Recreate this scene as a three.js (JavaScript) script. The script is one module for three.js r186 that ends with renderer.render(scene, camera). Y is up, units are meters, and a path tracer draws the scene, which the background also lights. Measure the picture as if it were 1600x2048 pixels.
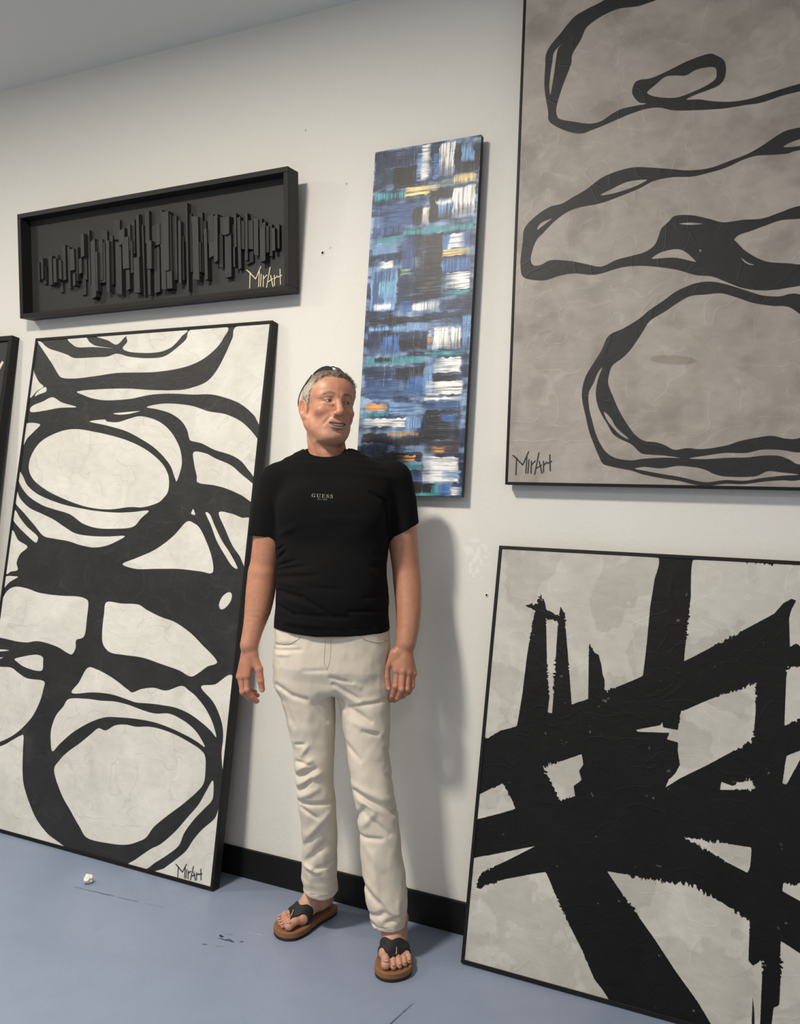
import * as THREE from 'three';
import { RoundedBoxGeometry } from 'three/addons/geometries/RoundedBoxGeometry.js';
import { mergeGeometries } from 'three/addons/utils/BufferGeometryUtils.js';
import { RectAreaLightUniformsLib } from 'three/addons/lights/RectAreaLightUniformsLib.js';

// ---------------------------------------------------------------- camera, exposure, lights
// The wall with the pictures is the plane z = 0, x runs along it to the right, y is up.
const scene = new THREE.Scene();
scene.background = new THREE.Color(0x000000);
const camera = new THREE.PerspectiveCamera(62.38, 1600 / 2048, 0.05, 60);
camera.position.set(0, 1.26, 2.722);
camera.rotation.order = 'YXZ';
camera.rotation.set(0.0455, 0.442, 0.0579);          // held a little low, tipped up and rolled 3 degrees
const renderer = new THREE.WebGLRenderer({ antialias: true });
renderer.toneMapping = THREE.LinearToneMapping;
renderer.toneMappingExposure = 1.14;
renderer.shadowMap.enabled = true;
RectAreaLightUniformsLib.init();
const ROOM = { x0: -6.6, x1: 3.4, z1: 7.0, h: 3.346 };
// flush ceiling panels, all out of view: the warm key over the floor in front of the man, a second one far to the left, cooler ones deep in the room placed to lift the shadows
const PANELS = [
  { at: [-1.95, 2.3], size: [0.34, 0.4], power: 250, color: [1.0, 0.93, 0.815], label: 'small warm ceiling light panel out of view above the floor, lighting the man and the wall' },
  { at: [-4.6, 2.1], size: [0.34, 0.4], power: 105, color: [1.0, 0.93, 0.82], label: 'small warm ceiling light panel out of view far to the left, casting the faint second shadows' },
  { at: [1.4, 5.6], size: [1.2, 0.6], power: 15, color: [0.95, 0.97, 1.0], label: 'unseen long cool ceiling light panel behind the photographer on the right, lifting the shadows' },
  { at: [-2.6, 6.0], size: [1.2, 0.6], power: 15, color: [0.95, 0.97, 1.0], label: 'unseen long cool ceiling light panel at the back of the room, lifting the shadows' },
];

// ---------------------------------------------------------------- helpers
let seed = 12345;
const rnd = () => { seed = (seed * 1664525 + 1013904223) >>> 0; return seed / 4294967296; };
const hash = (x, y, z) => { let h = (Math.imul(x, 374761393) + Math.imul(y, 668265263) + Math.imul(z, 2147483647 ^ 0x5bd1e995)) | 0; h = Math.imul(h ^ (h >>> 13), 1274126177); return ((h ^ (h >>> 16)) >>> 0) / 4294967296; };
const fade = (t) => t * t * (3 - 2 * t);
function noise3(x, y, z) {
  const xi = Math.floor(x), yi = Math.floor(y), zi = Math.floor(z), u = fade(x - xi), v = fade(y - yi), w = fade(z - zi);
  const L = (a, b, t) => a + (b - a) * t;
  return L(L(L(hash(xi, yi, zi), hash(xi + 1, yi, zi), u), L(hash(xi, yi + 1, zi), hash(xi + 1, yi + 1, zi), u), v),
    L(L(hash(xi, yi, zi + 1), hash(xi + 1, yi, zi + 1), u), L(hash(xi, yi + 1, zi + 1), hash(xi + 1, yi + 1, zi + 1), u), v), w);
}
function noise2(x, y, s = 0) {
  const xi = Math.floor(x), yi = Math.floor(y), u = fade(x - xi), v = fade(y - yi);
  const a = hash(xi, yi, s), b = hash(xi + 1, yi, s), c = hash(xi, yi + 1, s), d = hash(xi + 1, yi + 1, s);
  return a + (b - a) * u + (c - a) * v + (a - b - c + d) * u * v;
}
const fbm = (x, y, s = 0, n = 4) => { let t = 0, a = 0.5, k = 0; for (let i = 0; i < n; i++) { t += a * noise2(x, y, s + i); k += a; a *= 0.5; x = x * 2.03 + 17.1; y = y * 2.03 + 9.7; } return t / k; };
const clamp = (x, a = 0, b = 1) => Math.min(b, Math.max(a, x));
const smooth = (a, b, x) => { const t = clamp((x - a) / (b - a)); return t * t * (3 - 2 * t); };
const taken = new Map();
function numbered(name) { const n = taken.get(name) ?? 0; taken.set(name, n + 1); return n ? name + '_' + String(n).padStart(3, '0') : name; }
function thing(name, label, category, [x, y, z] = [0, 0, 0], group) {
  const o = new THREE.Group(); o.name = numbered(name); o.position.set(x, y, z); scene.add(o);
  o.userData = { label, category }; if (group) o.userData.group = group;
  return o;
}
function part(name, geometry, material, parent, label) {
  const m = new THREE.Mesh(geometry, material); m.name = name; m.castShadow = m.receiveShadow = true; parent.add(m);
  if (label) m.userData.label = label;
  return m;
}
function structure(name, geometry, material) {
  const m = part(name, geometry, material, scene); m.userData.kind = 'structure'; return m;
}
const box = (w, h, d, x = 0, y = 0, z = 0) => new THREE.BoxGeometry(w, h, d).translate(x, y, z);
const rbox = (w, h, d, r, x = 0, y = 0, z = 0) => new RoundedBoxGeometry(w, h, d, 2, r).translate(x, y, z);
const mat = (r, g, b, roughness = 0.8, more = {}) => new THREE.MeshStandardMaterial({ color: new THREE.Color().setRGB(r, g, b), roughness, ...more });
function dataTex(w, h, data, srgb) {
  const t = new THREE.DataTexture(data, w, h, THREE.RGBAFormat); t.magFilter = t.minFilter = THREE.LinearFilter; t.wrapS = t.wrapT = THREE.RepeatWrapping;
  if (srgb) t.colorSpace = THREE.SRGBColorSpace;
  t.needsUpdate = true; return t;
}
// w x h pixels, f(x, y) -> [r, g, b] 0..255, row 0 at the bottom
function texture(w, h, f, srgb = true) {
  const d = new Uint8Array(w * h * 4);
  for (let y = 0; y < h; y++) for (let x = 0; x < w; x++) { const c = f(x, y), o = (y * w + x) * 4; d[o] = clamp(c[0], 0, 255); d[o + 1] = clamp(c[1], 0, 255); d[o + 2] = clamp(c[2], 0, 255); d[o + 3] = 255; }
  return dataTex(w, h, d, srgb);
}
// ---------------------------------------------------------------- the room
// emulsion wall: fine roller stipple, a few filler smears and pin marks; 6.4 m x 3.346 m of it carry the texture
const WALL_W = 6.6, wallPx = 2048, wallPy = 1038;
const fillers = [[-0.999, 1.246, 0.052, 0.07]];
const pins = [[-1.792, 2.87, 0.004], [-1.593, 2.63, 0.004], [-1.645, 2.39, 0.003], [-3.25, 1.44, 0.003]];
const wallMap = texture(wallPx, wallPy, (px, py) => {
  const x = -WALL_W + 2.4 + (px / wallPx) * WALL_W, y = (py / wallPy) * ROOM.h;
  let v = (fbm(x * 1.1, y * 1.1, 3) - 0.5) * 5 + (noise2(x * 260, y * 260, 8) - 0.5) * 3, w = 0;
  for (const [fx, fy, rx, ry] of fillers) {
    const d = Math.hypot((x - fx) / rx, (y - fy) / ry);
    if (d < 1.3) w = Math.max(w, smooth(1.25, 0.7, d) * smooth(0.52, 0.66, noise2(x * 75, y * 75, 5)));
  }
  for (const [fx, fy, r] of pins) if (Math.hypot(x - fx, y - fy) < r) v -= 60;
  return [227 + v + w * 8, 224 + v + w * 9, 216 + v + w * 11];
});
const stipple = texture(256, 256, (x, y) => { const n = (fbm(x / 6, y / 6, 21, 3)) * 255; return [n, n, n]; }, false);
const stippleWall = stipple; stippleWall.repeat.set(WALL_W / 0.25, ROOM.h / 0.25);
wallMap.wrapS = wallMap.wrapT = THREE.MirroredRepeatWrapping;
const wallPaint = new THREE.MeshStandardMaterial({ map: wallMap, roughness: 0.62, bumpMap: stippleWall, bumpScale: 0.0004 });
const plainPaint = mat(0.73, 0.72, 0.69, 0.75);
const wallGeo = box(ROOM.x1 - ROOM.x0 + 0.4, ROOM.h + 0.2, 0.2, (ROOM.x0 + ROOM.x1) / 2, ROOM.h / 2, -0.1);
{ const P = wallGeo.attributes.position, U = wallGeo.attributes.uv; for (let i = 0; i < P.count; i++) U.setXY(i, (P.getX(i) + WALL_W - 2.4) / WALL_W, P.getY(i) / ROOM.h); }
const wallBack = structure('wall_back', wallGeo, wallPaint);
// two screw holes with plastic plugs left in the wall
for (const [x, y, r] of [[-1.677, 2.375, 0.0055], [-0.947, 1.127, 0.004]]) {
  const plug = part('screw_hole', new THREE.TorusGeometry(r * 1.25, r * 0.4, 8, 20).translate(x, y, 0.0006), mat(0.8, 0.79, 0.74, 0.6), wallBack, 'plaster rim of an empty screw hole');
  part('hole_shade', new THREE.CylinderGeometry(r * 1.1, r * 1.1, 0.001, 20).rotateX(Math.PI / 2).translate(x, y, 0.0004), mat(0.012, 0.011, 0.01, 0.9), plug);  // black disc on the wall face stands in for the shade inside the hole
}
structure('wall_left', box(0.2, ROOM.h + 0.2, ROOM.z1 + 0.4, ROOM.x0 - 0.1, ROOM.h / 2, ROOM.z1 / 2), plainPaint);
structure('wall_right', box(0.2, ROOM.h + 0.2, ROOM.z1 + 0.4, ROOM.x1 + 0.1, ROOM.h / 2, ROOM.z1 / 2), plainPaint);
structure('wall_front', box(ROOM.x1 - ROOM.x0 + 0.4, ROOM.h + 0.2, 0.2, (ROOM.x0 + ROOM.x1) / 2, ROOM.h / 2, ROOM.z1 + 0.1), plainPaint);
structure('ceiling', box(ROOM.x1 - ROOM.x0 + 0.4, 0.2, ROOM.z1 + 0.4, (ROOM.x0 + ROOM.x1) / 2, ROOM.h + 0.1, ROOM.z1 / 2), mat(0.74, 0.73, 0.7, 0.85));
// painted concrete floor: blue grey enamel with scuffs and scratches where the photograph shows them
const FW = 5.2, FP = 2048;              // x -4.0 .. 1.2, z 0 .. 5.2
const scratches = [   // x0 z0 x1 z1 width(m) darkness
  [-2.286, 0.408, -2.12, 0.392, 0.0035, 70], [-2.10, 0.391, -2.02, 0.382, 0.0035, 55], [-1.99, 0.38, -1.915, 0.371, 0.0025, 30],
  [-1.632, 0.433, -1.618, 0.44, 0.007, 60], [-1.622, 0.452, -1.567, 0.447, 0.006, 60], [-1.60, 0.444, -1.585, 0.44, 0.005, 45], [-1.552, 0.435, -1.545, 0.431, 0.006, 40],
  [-1.64, 0.51, -1.628, 0.505, 0.005, 35], [-1.60, 0.50, -1.575, 0.49, 0.003, 25], [-1.62, 0.415, -1.60, 0.41, 0.003, 25],
  [-0.943, 0.607, -0.933, 0.482, 0.0035, 55], [-1.57, 0.37, -1.52, 0.36, 0.004, -18],
];
const floorMap = texture(FP, FP, (px, py) => {
  const x = -4 + (px / FP) * FW, z = (py / FP) * FW;
  let v = (fbm(x * 1.6, z * 1.6, 31) - 0.5) * 9 + (fbm(x * 14, z * 14, 37, 3) - 0.5) * 5 + (noise2(x * 300, z * 300, 41) - 0.5) * 4;
  const sp = noise2(x * 55, z * 55, 44); if (sp > 0.93) v -= (sp - 0.93) * 190 * noise2(x * 3, z * 3, 45);
  const warm = (fbm(x * 0.7 + 5, z * 0.7, 51) - 0.5) * 6;
  return [134 + v + warm, 145 + v, 167 + v - warm];
});
{ const d = floorMap.image.data;
  for (const [x0, z0, x1, z1, w, dark] of scratches) {
    const n = Math.ceil(Math.hypot(x1 - x0, z1 - z0) / FW * FP * 2) + 2;
    for (let i = 0; i <= n; i++) {
      const t = i / n, cx = ((x0 + (x1 - x0) * t + 4) / FW) * FP, cy = ((z0 + (z1 - z0) * t + (noise2(t * 9, x0 * 50, 3) - 0.5) * 0.004) / FW) * FP, r = (w / FW) * FP * 0.5 * (0.55 + noise2(t * 6, z0 * 70, 6) * 0.8);
      for (let yy = Math.floor(cy - r - 1); yy <= cy + r + 1; yy++) for (let xx = Math.floor(cx - r - 1); xx <= cx + r + 1; xx++) {
        if (xx < 0 || yy < 0 || xx >= FP || yy >= FP) continue;
        const k = clamp(r + 0.5 - Math.hypot(xx - cx, yy - cy)) * 0.5, o = (yy * FP + xx) * 4;
        for (let c = 0; c < 3; c++) d[o + c] = clamp(d[o + c] - dark * k, 30, 235);
      }
    }
  } }
floorMap.wrapS = floorMap.wrapT = THREE.MirroredRepeatWrapping;
const floorRough = texture(512, 512, (x, y) => { const n = 105 + (fbm(x / 60, y / 60, 61) - 0.5) * 60 + (noise2(x / 2, y / 2, 63) - 0.5) * 22; return [n, n, n]; }, false);
floorRough.repeat.set(3, 3);
const floorGeo = box(ROOM.x1 - ROOM.x0 + 0.4, 0.2, ROOM.z1 + 0.4, (ROOM.x0 + ROOM.x1) / 2, -0.1, ROOM.z1 / 2);
{ const P = floorGeo.attributes.position, U = floorGeo.attributes.uv; for (let i = 0; i < P.count; i++) U.setXY(i, (P.getX(i) + 4) / FW, P.getZ(i) / FW); }
structure('floor', floorGeo, new THREE.MeshStandardMaterial({ map: floorMap, roughnessMap: floorRough, roughness: 1 }));
// black vinyl cove base
const basePaint = new THREE.MeshPhysicalMaterial({ color: new THREE.Color().setRGB(0.006, 0.006, 0.0065), roughness: 0.6, specularIntensity: 0.5 });
structure('baseboard_back', rbox(ROOM.x1 - ROOM.x0, 0.106, 0.012, 0.003, (ROOM.x0 + ROOM.x1) / 2, 0.053, 0.006), basePaint);
structure('baseboard_left', rbox(0.012, 0.106, ROOM.z1 - 0.03, 0.003, ROOM.x0 + 0.006, 0.053, ROOM.z1 / 2), basePaint);
structure('baseboard_right', rbox(0.012, 0.106, ROOM.z1 - 0.03, 0.003, ROOM.x1 - 0.006, 0.053, ROOM.z1 / 2), basePaint);
structure('baseboard_front', rbox(ROOM.x1 - ROOM.x0 - 0.03, 0.106, 0.012, 0.003, (ROOM.x0 + ROOM.x1) / 2, 0.053, ROOM.z1 - 0.006), basePaint);
// lamps, all out of view
PANELS.forEach((s, i) => {
  const t = thing('ceiling_panel_unseen', s.label, 'ceiling light', [s.at[0], ROOM.h, s.at[1]]);
  const [w, d] = s.size;
  for (const [bw, bd, x, z] of [[w + 0.06, 0.03, 0, d / 2 + 0.015], [w + 0.06, 0.03, 0, -d / 2 - 0.015], [0.03, d, w / 2 + 0.015, 0], [0.03, d, -w / 2 - 0.015, 0]]) part('frame', box(bw, 0.02, bd, x, -0.01, z), mat(0.8, 0.8, 0.8, 0.5), t);
  part('diffuser', box(w, 0.008, d, 0, -0.006, 0), new THREE.MeshStandardMaterial({ color: 0xffffff, emissive: new THREE.Color().setRGB(...s.color), emissiveIntensity: 4 }), t);
  const l = new THREE.RectAreaLight(new THREE.Color().setRGB(...s.color), s.power, w, d);
  l.position.set(s.at[0], ROOM.h - 0.025, s.at[1]); l.rotation.x = -Math.PI / 2; scene.add(l);
});
// ---------------------------------------------------------------- the pictures
// outlines of the painted shapes, in millimetres from the lower left corner of each picture
const LEFT_CELLS = [[[13,2103],[36,2100],[86,2069],[156,2049],[207,2033],[258,2016],[382,2014],[442,2014],[495,2024],[562,2008],[641,1998],[717,1996],[762,2004],[809,2031],[854,2066],[880,2107],[1050,2107],[1041,2059],[1004,2014],[939,1973],[853,1948],[726,1936],[592,1938],[494,1939],[395,1931],[273,1924],[199,1929],[170,1944],[123,1994],[71,2045]],[[198,2107],[294,2110],[329,2084],[373,2064],[467,2049],[354,2060],[270,2063],[231,2077]],[[366,2109],[531,2111],[520,2089],[484,2064],[431,2086]],[[561,2110],[839,2108],[830,2079],[793,2043],[759,2027],[713,2019],[637,2020],[559,2029],[522,2046],[542,2072]],[[1104,2106],[1262,2108],[1263,1997],[1267,1802],[1267,1701],[1225,1747],[1161,1790],[1090,1816],[1011,1833],[923,1835],[813,1842],[721,1841],[665,1835],[590,1825],[473,1822],[391,1832],[338,1847],[294,1866],[425,1872],[583,1870],[709,1860],[848,1856],[918,1865],[986,1888],[1028,1933],[1059,1993],[1085,2057]],[[9,1978],[20,1958],[56,1916],[87,1894],[52,1875],[7,1848]],[[98,1892],[53,1871],[42,1851],[66,1859],[107,1871]],[[150,1844],[213,1819],[300,1797],[201,1795],[117,1785],[37,1779],[23,1795],[42,1811],[94,1826]],[[514,1765],[570,1769],[656,1773],[610,1763],[552,1759]],[[691,1789],[764,1801],[847,1799],[929,1788],[1011,1765],[1090,1753],[1161,1727],[1215,1691],[1268,1639],[1266,1625],[1270,1506],[1236,1526],[1190,1567],[1137,1591],[1058,1611],[994,1636],[940,1647],[928,1658],[911,1694],[875,1731],[816,1761],[749,1778]],[[6,1723],[96,1724],[69,1694],[31,1662],[10,1632]],[[388,1732],[467,1740],[488,1731],[547,1728],[604,1741],[659,1751],[727,1740],[786,1717],[837,1680],[880,1629],[900,1586],[906,1543],[892,1486],[880,1496],[852,1543],[805,1586],[744,1626],[673,1659],[592,1690],[491,1713]],[[240,1694],[322,1700],[425,1687],[538,1667],[638,1641],[729,1604],[800,1560],[837,1521],[852,1485],[853,1442],[835,1416],[806,1394],[735,1375],[661,1373],[567,1361],[479,1362],[387,1375],[280,1402],[191,1431],[115,1468],[76,1503],[61,1543],[71,1590],[106,1638],[159,1669]],[[959,1602],[1017,1597],[1071,1576],[1142,1552],[1196,1518],[1272,1464],[1270,1409],[1207,1436],[1137,1459],[1077,1471],[998,1480],[986,1508],[966,1558]],[[11,1510],[35,1491],[69,1452],[130,1418],[209,1393],[306,1372],[400,1360],[491,1352],[598,1349],[683,1354],[765,1362],[733,1331],[692,1293],[599,1282],[502,1281],[420,1297],[344,1332],[248,1351],[171,1368],[77,1409],[14,1467]],[[8,1427],[37,1392],[98,1354],[178,1330],[256,1306],[322,1278],[388,1254],[469,1247],[566,1249],[656,1255],[617,1231],[563,1210],[496,1200],[416,1207],[353,1219],[270,1226],[205,1235],[144,1278],[70,1330],[9,1375]],[[14,1340],[53,1306],[103,1269],[169,1233],[173,1210],[158,1206],[98,1238],[49,1267],[10,1300]],[[9,1245],[60,1209],[119,1184],[82,1151],[67,1112],[79,1082],[42,1072],[7,1072]],[[10,1046],[68,1053],[85,1050],[40,1025],[6,996]],[[963,1325],[1003,1319],[1032,1300],[1063,1260],[1096,1206],[1115,1153],[1106,1132],[1054,1136],[950,1139],[845,1133],[737,1126],[664,1141],[730,1169],[808,1201],[866,1236],[913,1274]],[[980,1360],[988,1376],[1000,1354],[985,1355]],[[1049,1363],[1071,1357],[1103,1310],[1143,1257],[1187,1211],[1226,1160],[1201,1165],[1163,1203],[1118,1255],[1081,1316]],[[1112,1366],[1166,1365],[1218,1351],[1268,1334],[1269,1165],[1228,1207],[1190,1245],[1149,1305]],[[1159,1018],[1171,1049],[1197,1067],[1213,1059],[1210,1032],[1189,1007],[1169,1001]],[[-56,894],[-18,928],[10,954],[36,990],[81,1009],[152,1006],[228,993],[342,990],[442,994],[492,987],[507,970],[509,919],[507,839],[467,817],[468,785],[452,758],[422,762],[369,779],[296,790],[244,791],[193,781],[130,779],[32,785],[-68,785]],[[604,983],[684,984],[767,987],[815,970],[890,948],[962,934],[1036,903],[1101,862],[1178,807],[1136,783],[1099,755],[1063,738],[1005,755],[917,769],[826,783],[734,784],[665,785],[630,798],[606,827],[598,884],[598,934]],[[133,706],[193,724],[254,736],[291,730],[298,709],[298,676],[255,671],[191,679],[152,693]],[[-57,730],[19,735],[63,738],[90,736],[21,725],[-55,720]],[[-48,687],[27,699],[63,705],[28,691],[-47,678]],[[-65,656],[55,664],[119,667],[165,650],[221,634],[314,634],[319,602],[308,549],[279,487],[236,438],[182,394],[114,358],[-26,297]],[[-85,258],[118,340],[175,371],[223,398],[241,399],[249,338],[261,261],[279,206],[322,143],[372,88],[439,45],[535,2],[184,-5],[-85,-14]],[[545,713],[596,713],[655,698],[714,677],[764,655],[792,646],[835,664],[895,676],[957,673],[1026,699],[1066,685],[1102,667],[1149,630],[1188,583],[1211,535],[1184,553],[1140,576],[1078,601],[1008,615],[939,616],[878,614],[816,610],[761,617],[686,625],[592,621],[479,605],[510,653]],[[1118,706],[1178,722],[1262,749],[1260,440],[1243,475],[1242,533],[1234,576],[1212,619],[1178,660]],[[468,580],[559,592],[634,594],[708,600],[782,596],[856,585],[918,581],[986,589],[1057,572],[1111,546],[1144,518],[1164,492],[1125,506],[1064,523],[985,539],[906,548],[826,548],[745,543],[672,534],[610,511],[549,478],[497,442],[446,396],[412,363],[394,410],[391,452],[407,505],[440,545]],[[435,289],[457,334],[499,376],[559,420],[609,462],[642,487],[680,484],[723,509],[776,520],[830,519],[891,528],[952,527],[1022,517],[1093,498],[1145,480],[1171,458],[1179,408],[1177,363],[1150,326],[1091,271],[1031,222],[971,168],[943,127],[911,105],[854,81],[775,69],[656,66],[603,103],[546,154],[489,207]],[[1216,379],[1225,339],[1221,307],[1190,272],[1148,224],[1114,173],[1096,125],[1051,84],[998,45],[948,9],[867,7],[904,38],[966,86],[1013,115],[1072,171],[1122,232],[1164,284],[1190,333]],[[1259,284],[1241,247],[1192,200],[1157,156],[1130,112],[1087,72],[1042,34],[1009,5],[1257,4],[1262,145]]];
const GREY_STROKES = [[[468,1529],[389,1508],[320,1512],[273,1504],[232,1486],[212,1470],[198,1439],[172,1396],[169,1366],[150,1315],[136,1274],[126,1233],[127,1209],[140,1191],[189,1174],[238,1160],[274,1163],[309,1181],[338,1191],[378,1193],[412,1194],[389,1203],[371,1226],[367,1245],[375,1267],[392,1273],[426,1272],[476,1286],[531,1304],[590,1314],[617,1302],[636,1284],[642,1257],[638,1230],[623,1213],[594,1204],[556,1196],[532,1186],[568,1180],[606,1168],[659,1157],[705,1156],[756,1163],[796,1170],[845,1177],[923,1187],[1012,1181],[1013,1160],[923,1166],[846,1155],[797,1150],[747,1140],[696,1140],[644,1140],[590,1145],[536,1152],[492,1160],[452,1175],[413,1178],[367,1171],[333,1162],[286,1149],[245,1139],[209,1133],[166,1147],[122,1173],[101,1195],[98,1226],[86,1283],[82,1327],[83,1377],[84,1413],[99,1441],[129,1472],[170,1515],[206,1531],[254,1545],[318,1563]],[[993,1047],[898,1049],[850,1049],[815,1046],[791,1036],[751,1012],[711,993],[660,979],[607,966],[548,967],[487,980],[431,992],[379,1000],[327,994],[281,980],[234,950],[193,931],[156,914],[113,907],[64,879],[33,846],[29,803],[24,747],[25,722],[30,694],[46,680],[85,671],[116,670],[159,680],[208,683],[257,674],[292,675],[350,688],[408,689],[470,679],[526,665],[575,646],[624,637],[661,619],[709,596],[755,585],[801,583],[830,586],[865,589],[942,596],[1007,622],[1006,654],[940,647],[863,651],[833,657],[783,665],[752,678],[716,704],[689,734],[683,743],[698,755],[729,763],[769,775],[809,785],[858,784],[1001,786],[1000,829],[857,821],[808,809],[758,796],[707,798],[650,797],[607,813],[558,829],[512,833],[493,818],[471,797],[464,775],[451,747],[423,730],[384,722],[338,714],[303,700],[280,698],[231,713],[182,726],[126,733],[95,721],[70,721],[59,738],[62,768],[76,804],[98,826],[134,859],[176,885],[218,895],[278,899],[330,911],[399,931],[444,949],[499,953],[554,947],[597,951],[650,960],[701,978],[737,984],[772,981],[817,978],[852,983],[995,983]],[[1011,485],[944,537],[866,564],[841,568],[811,563],[766,569],[714,590],[662,611],[619,622],[582,621],[550,612],[517,597],[485,574],[447,550],[414,523],[369,497],[323,476],[301,430],[273,383],[254,348],[245,307],[247,271],[258,228],[272,175],[289,133],[308,91],[321,71],[350,62],[408,51],[443,40],[499,29],[554,21],[598,11],[635,8],[682,15],[734,15],[784,23],[834,28],[883,30],[978,63],[1023,116]]];
const GREY_GAPS = [[[138,1438],[124,1424],[119,1400],[115,1358],[110,1316],[104,1277],[99,1306],[101,1342],[106,1384],[112,1417]],[[414,1231],[438,1249],[466,1268],[494,1267],[527,1261],[559,1273],[607,1271],[616,1248],[611,1232],[588,1219],[556,1208],[512,1198],[479,1200],[440,1211],[420,1221]],[[809,998],[831,1011],[861,1015],[900,1010],[876,996]],[[280,926],[318,942],[364,957],[421,956],[398,943],[353,931],[312,925]],[[76,838],[87,858],[124,869],[106,856],[84,841]],[[524,807],[554,807],[592,799],[554,800]],[[446,708],[474,725],[518,730],[546,718],[574,689],[569,687],[519,703],[475,706]],[[705,685],[722,670],[740,661],[727,663],[712,673]],[[584,722],[588,721],[591,715],[587,716]],[[950,339],[928,437],[888,487],[857,516],[832,532],[792,537],[741,549],[694,569],[652,584],[610,584],[562,582],[524,562],[492,541],[448,515],[427,482],[394,431],[367,403],[338,381],[328,351],[327,322],[342,286],[361,244],[385,203],[416,162],[445,143],[478,139],[506,130],[534,116],[572,121],[615,118],[678,128],[719,142],[760,151],[805,157],[840,149],[879,151],[926,191]],[[306,376],[292,359],[281,329],[266,294],[270,246],[280,210],[293,168],[310,133],[331,106],[361,89],[407,83],[452,89],[508,92],[552,91],[508,98],[463,101],[435,106],[405,133],[370,150],[346,168],[328,198],[309,228],[296,258],[289,293],[293,335]],[[317,236],[339,215],[357,186],[396,150],[370,162],[346,186],[327,210]],[[579,90],[627,99],[679,107],[736,107],[781,117],[831,116],[881,109],[928,127],[939,100],[882,75],[852,89],[822,99],[782,99],[741,94],[680,92],[627,88]],[[419,57],[448,63],[498,59],[547,67],[596,63],[628,55],[650,44],[681,37],[733,36],[769,40],[798,54],[833,51],[879,45],[834,41],[784,34],[734,25],[682,26],[635,19],[603,22],[554,33],[504,41],[454,50]]];
const RIGHT_CELLS = [[[4,1288],[509,1289],[505,1224],[497,1136],[494,1037],[488,930],[438,900],[382,870],[375,905],[369,918],[362,950],[352,976],[340,983],[321,1008],[324,940],[330,842],[304,829],[281,818],[275,854],[267,906],[254,986],[243,1053],[236,1094],[222,1115],[219,1087],[199,1094],[177,1103],[170,1127],[153,1147],[146,1134],[147,1116],[126,1116],[106,1110],[119,1104],[140,1097],[133,1036],[126,945],[122,835],[113,730],[61,708],[8,683]],[[178,1077],[187,1073],[217,1068],[219,983],[221,901],[222,785],[208,785],[209,832],[198,898],[188,979]],[[614,1288],[904,1292],[1122,1295],[1126,1051],[967,1055],[911,1062],[900,1064],[886,1056],[883,1099],[881,1136],[886,1161],[897,1187],[885,1192],[865,1178],[841,1145],[756,1087],[681,1036],[604,986],[608,1087],[612,1178]],[[603,837],[676,881],[746,916],[801,943],[804,869],[800,784],[753,750],[685,700],[610,649],[572,618],[580,641],[597,662],[608,688],[600,724],[599,749],[568,754],[573,773],[486,764],[479,769],[547,792],[552,802],[556,787],[597,786]],[[208,616],[270,648],[322,674],[330,645],[319,624],[328,599],[306,577],[312,549],[266,531],[235,578]],[[4,498],[84,548],[130,480],[4,425]],[[880,991],[913,1005],[1021,1064],[1125,1098],[1127,998],[918,863],[880,837]],[[888,755],[921,775],[932,774],[891,680],[880,681],[884,725]],[[723,658],[752,652],[774,663],[802,678],[803,650],[721,636]],[[948,765],[1027,823],[1129,883],[1133,631],[979,637]],[[1,301],[62,329],[143,361],[201,382],[145,342],[42,273],[33,252],[25,224],[43,228],[117,269],[240,315],[275,258],[320,188],[364,126],[408,53],[434,30],[452,5],[244,3],[4,7]],[[423,354],[512,357],[572,358],[661,365],[743,336],[811,305],[813,205],[825,194],[848,214],[848,142],[848,55],[852,-14],[772,-37],[725,21],[688,68],[627,131],[564,203],[499,271]],[[630,490],[696,492],[807,496],[807,447],[800,428],[738,448]],[[892,419],[932,425],[1036,438],[1136,427],[1138,332],[933,383],[890,399]],[[890,271],[938,252],[1141,191],[1144,-37],[879,-28],[876,62],[879,101],[892,113],[893,181]]];
const RIGHT_SPIKE = [[827,115],[832,83],[838,-12],[828,-15],[827,82]];
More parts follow.
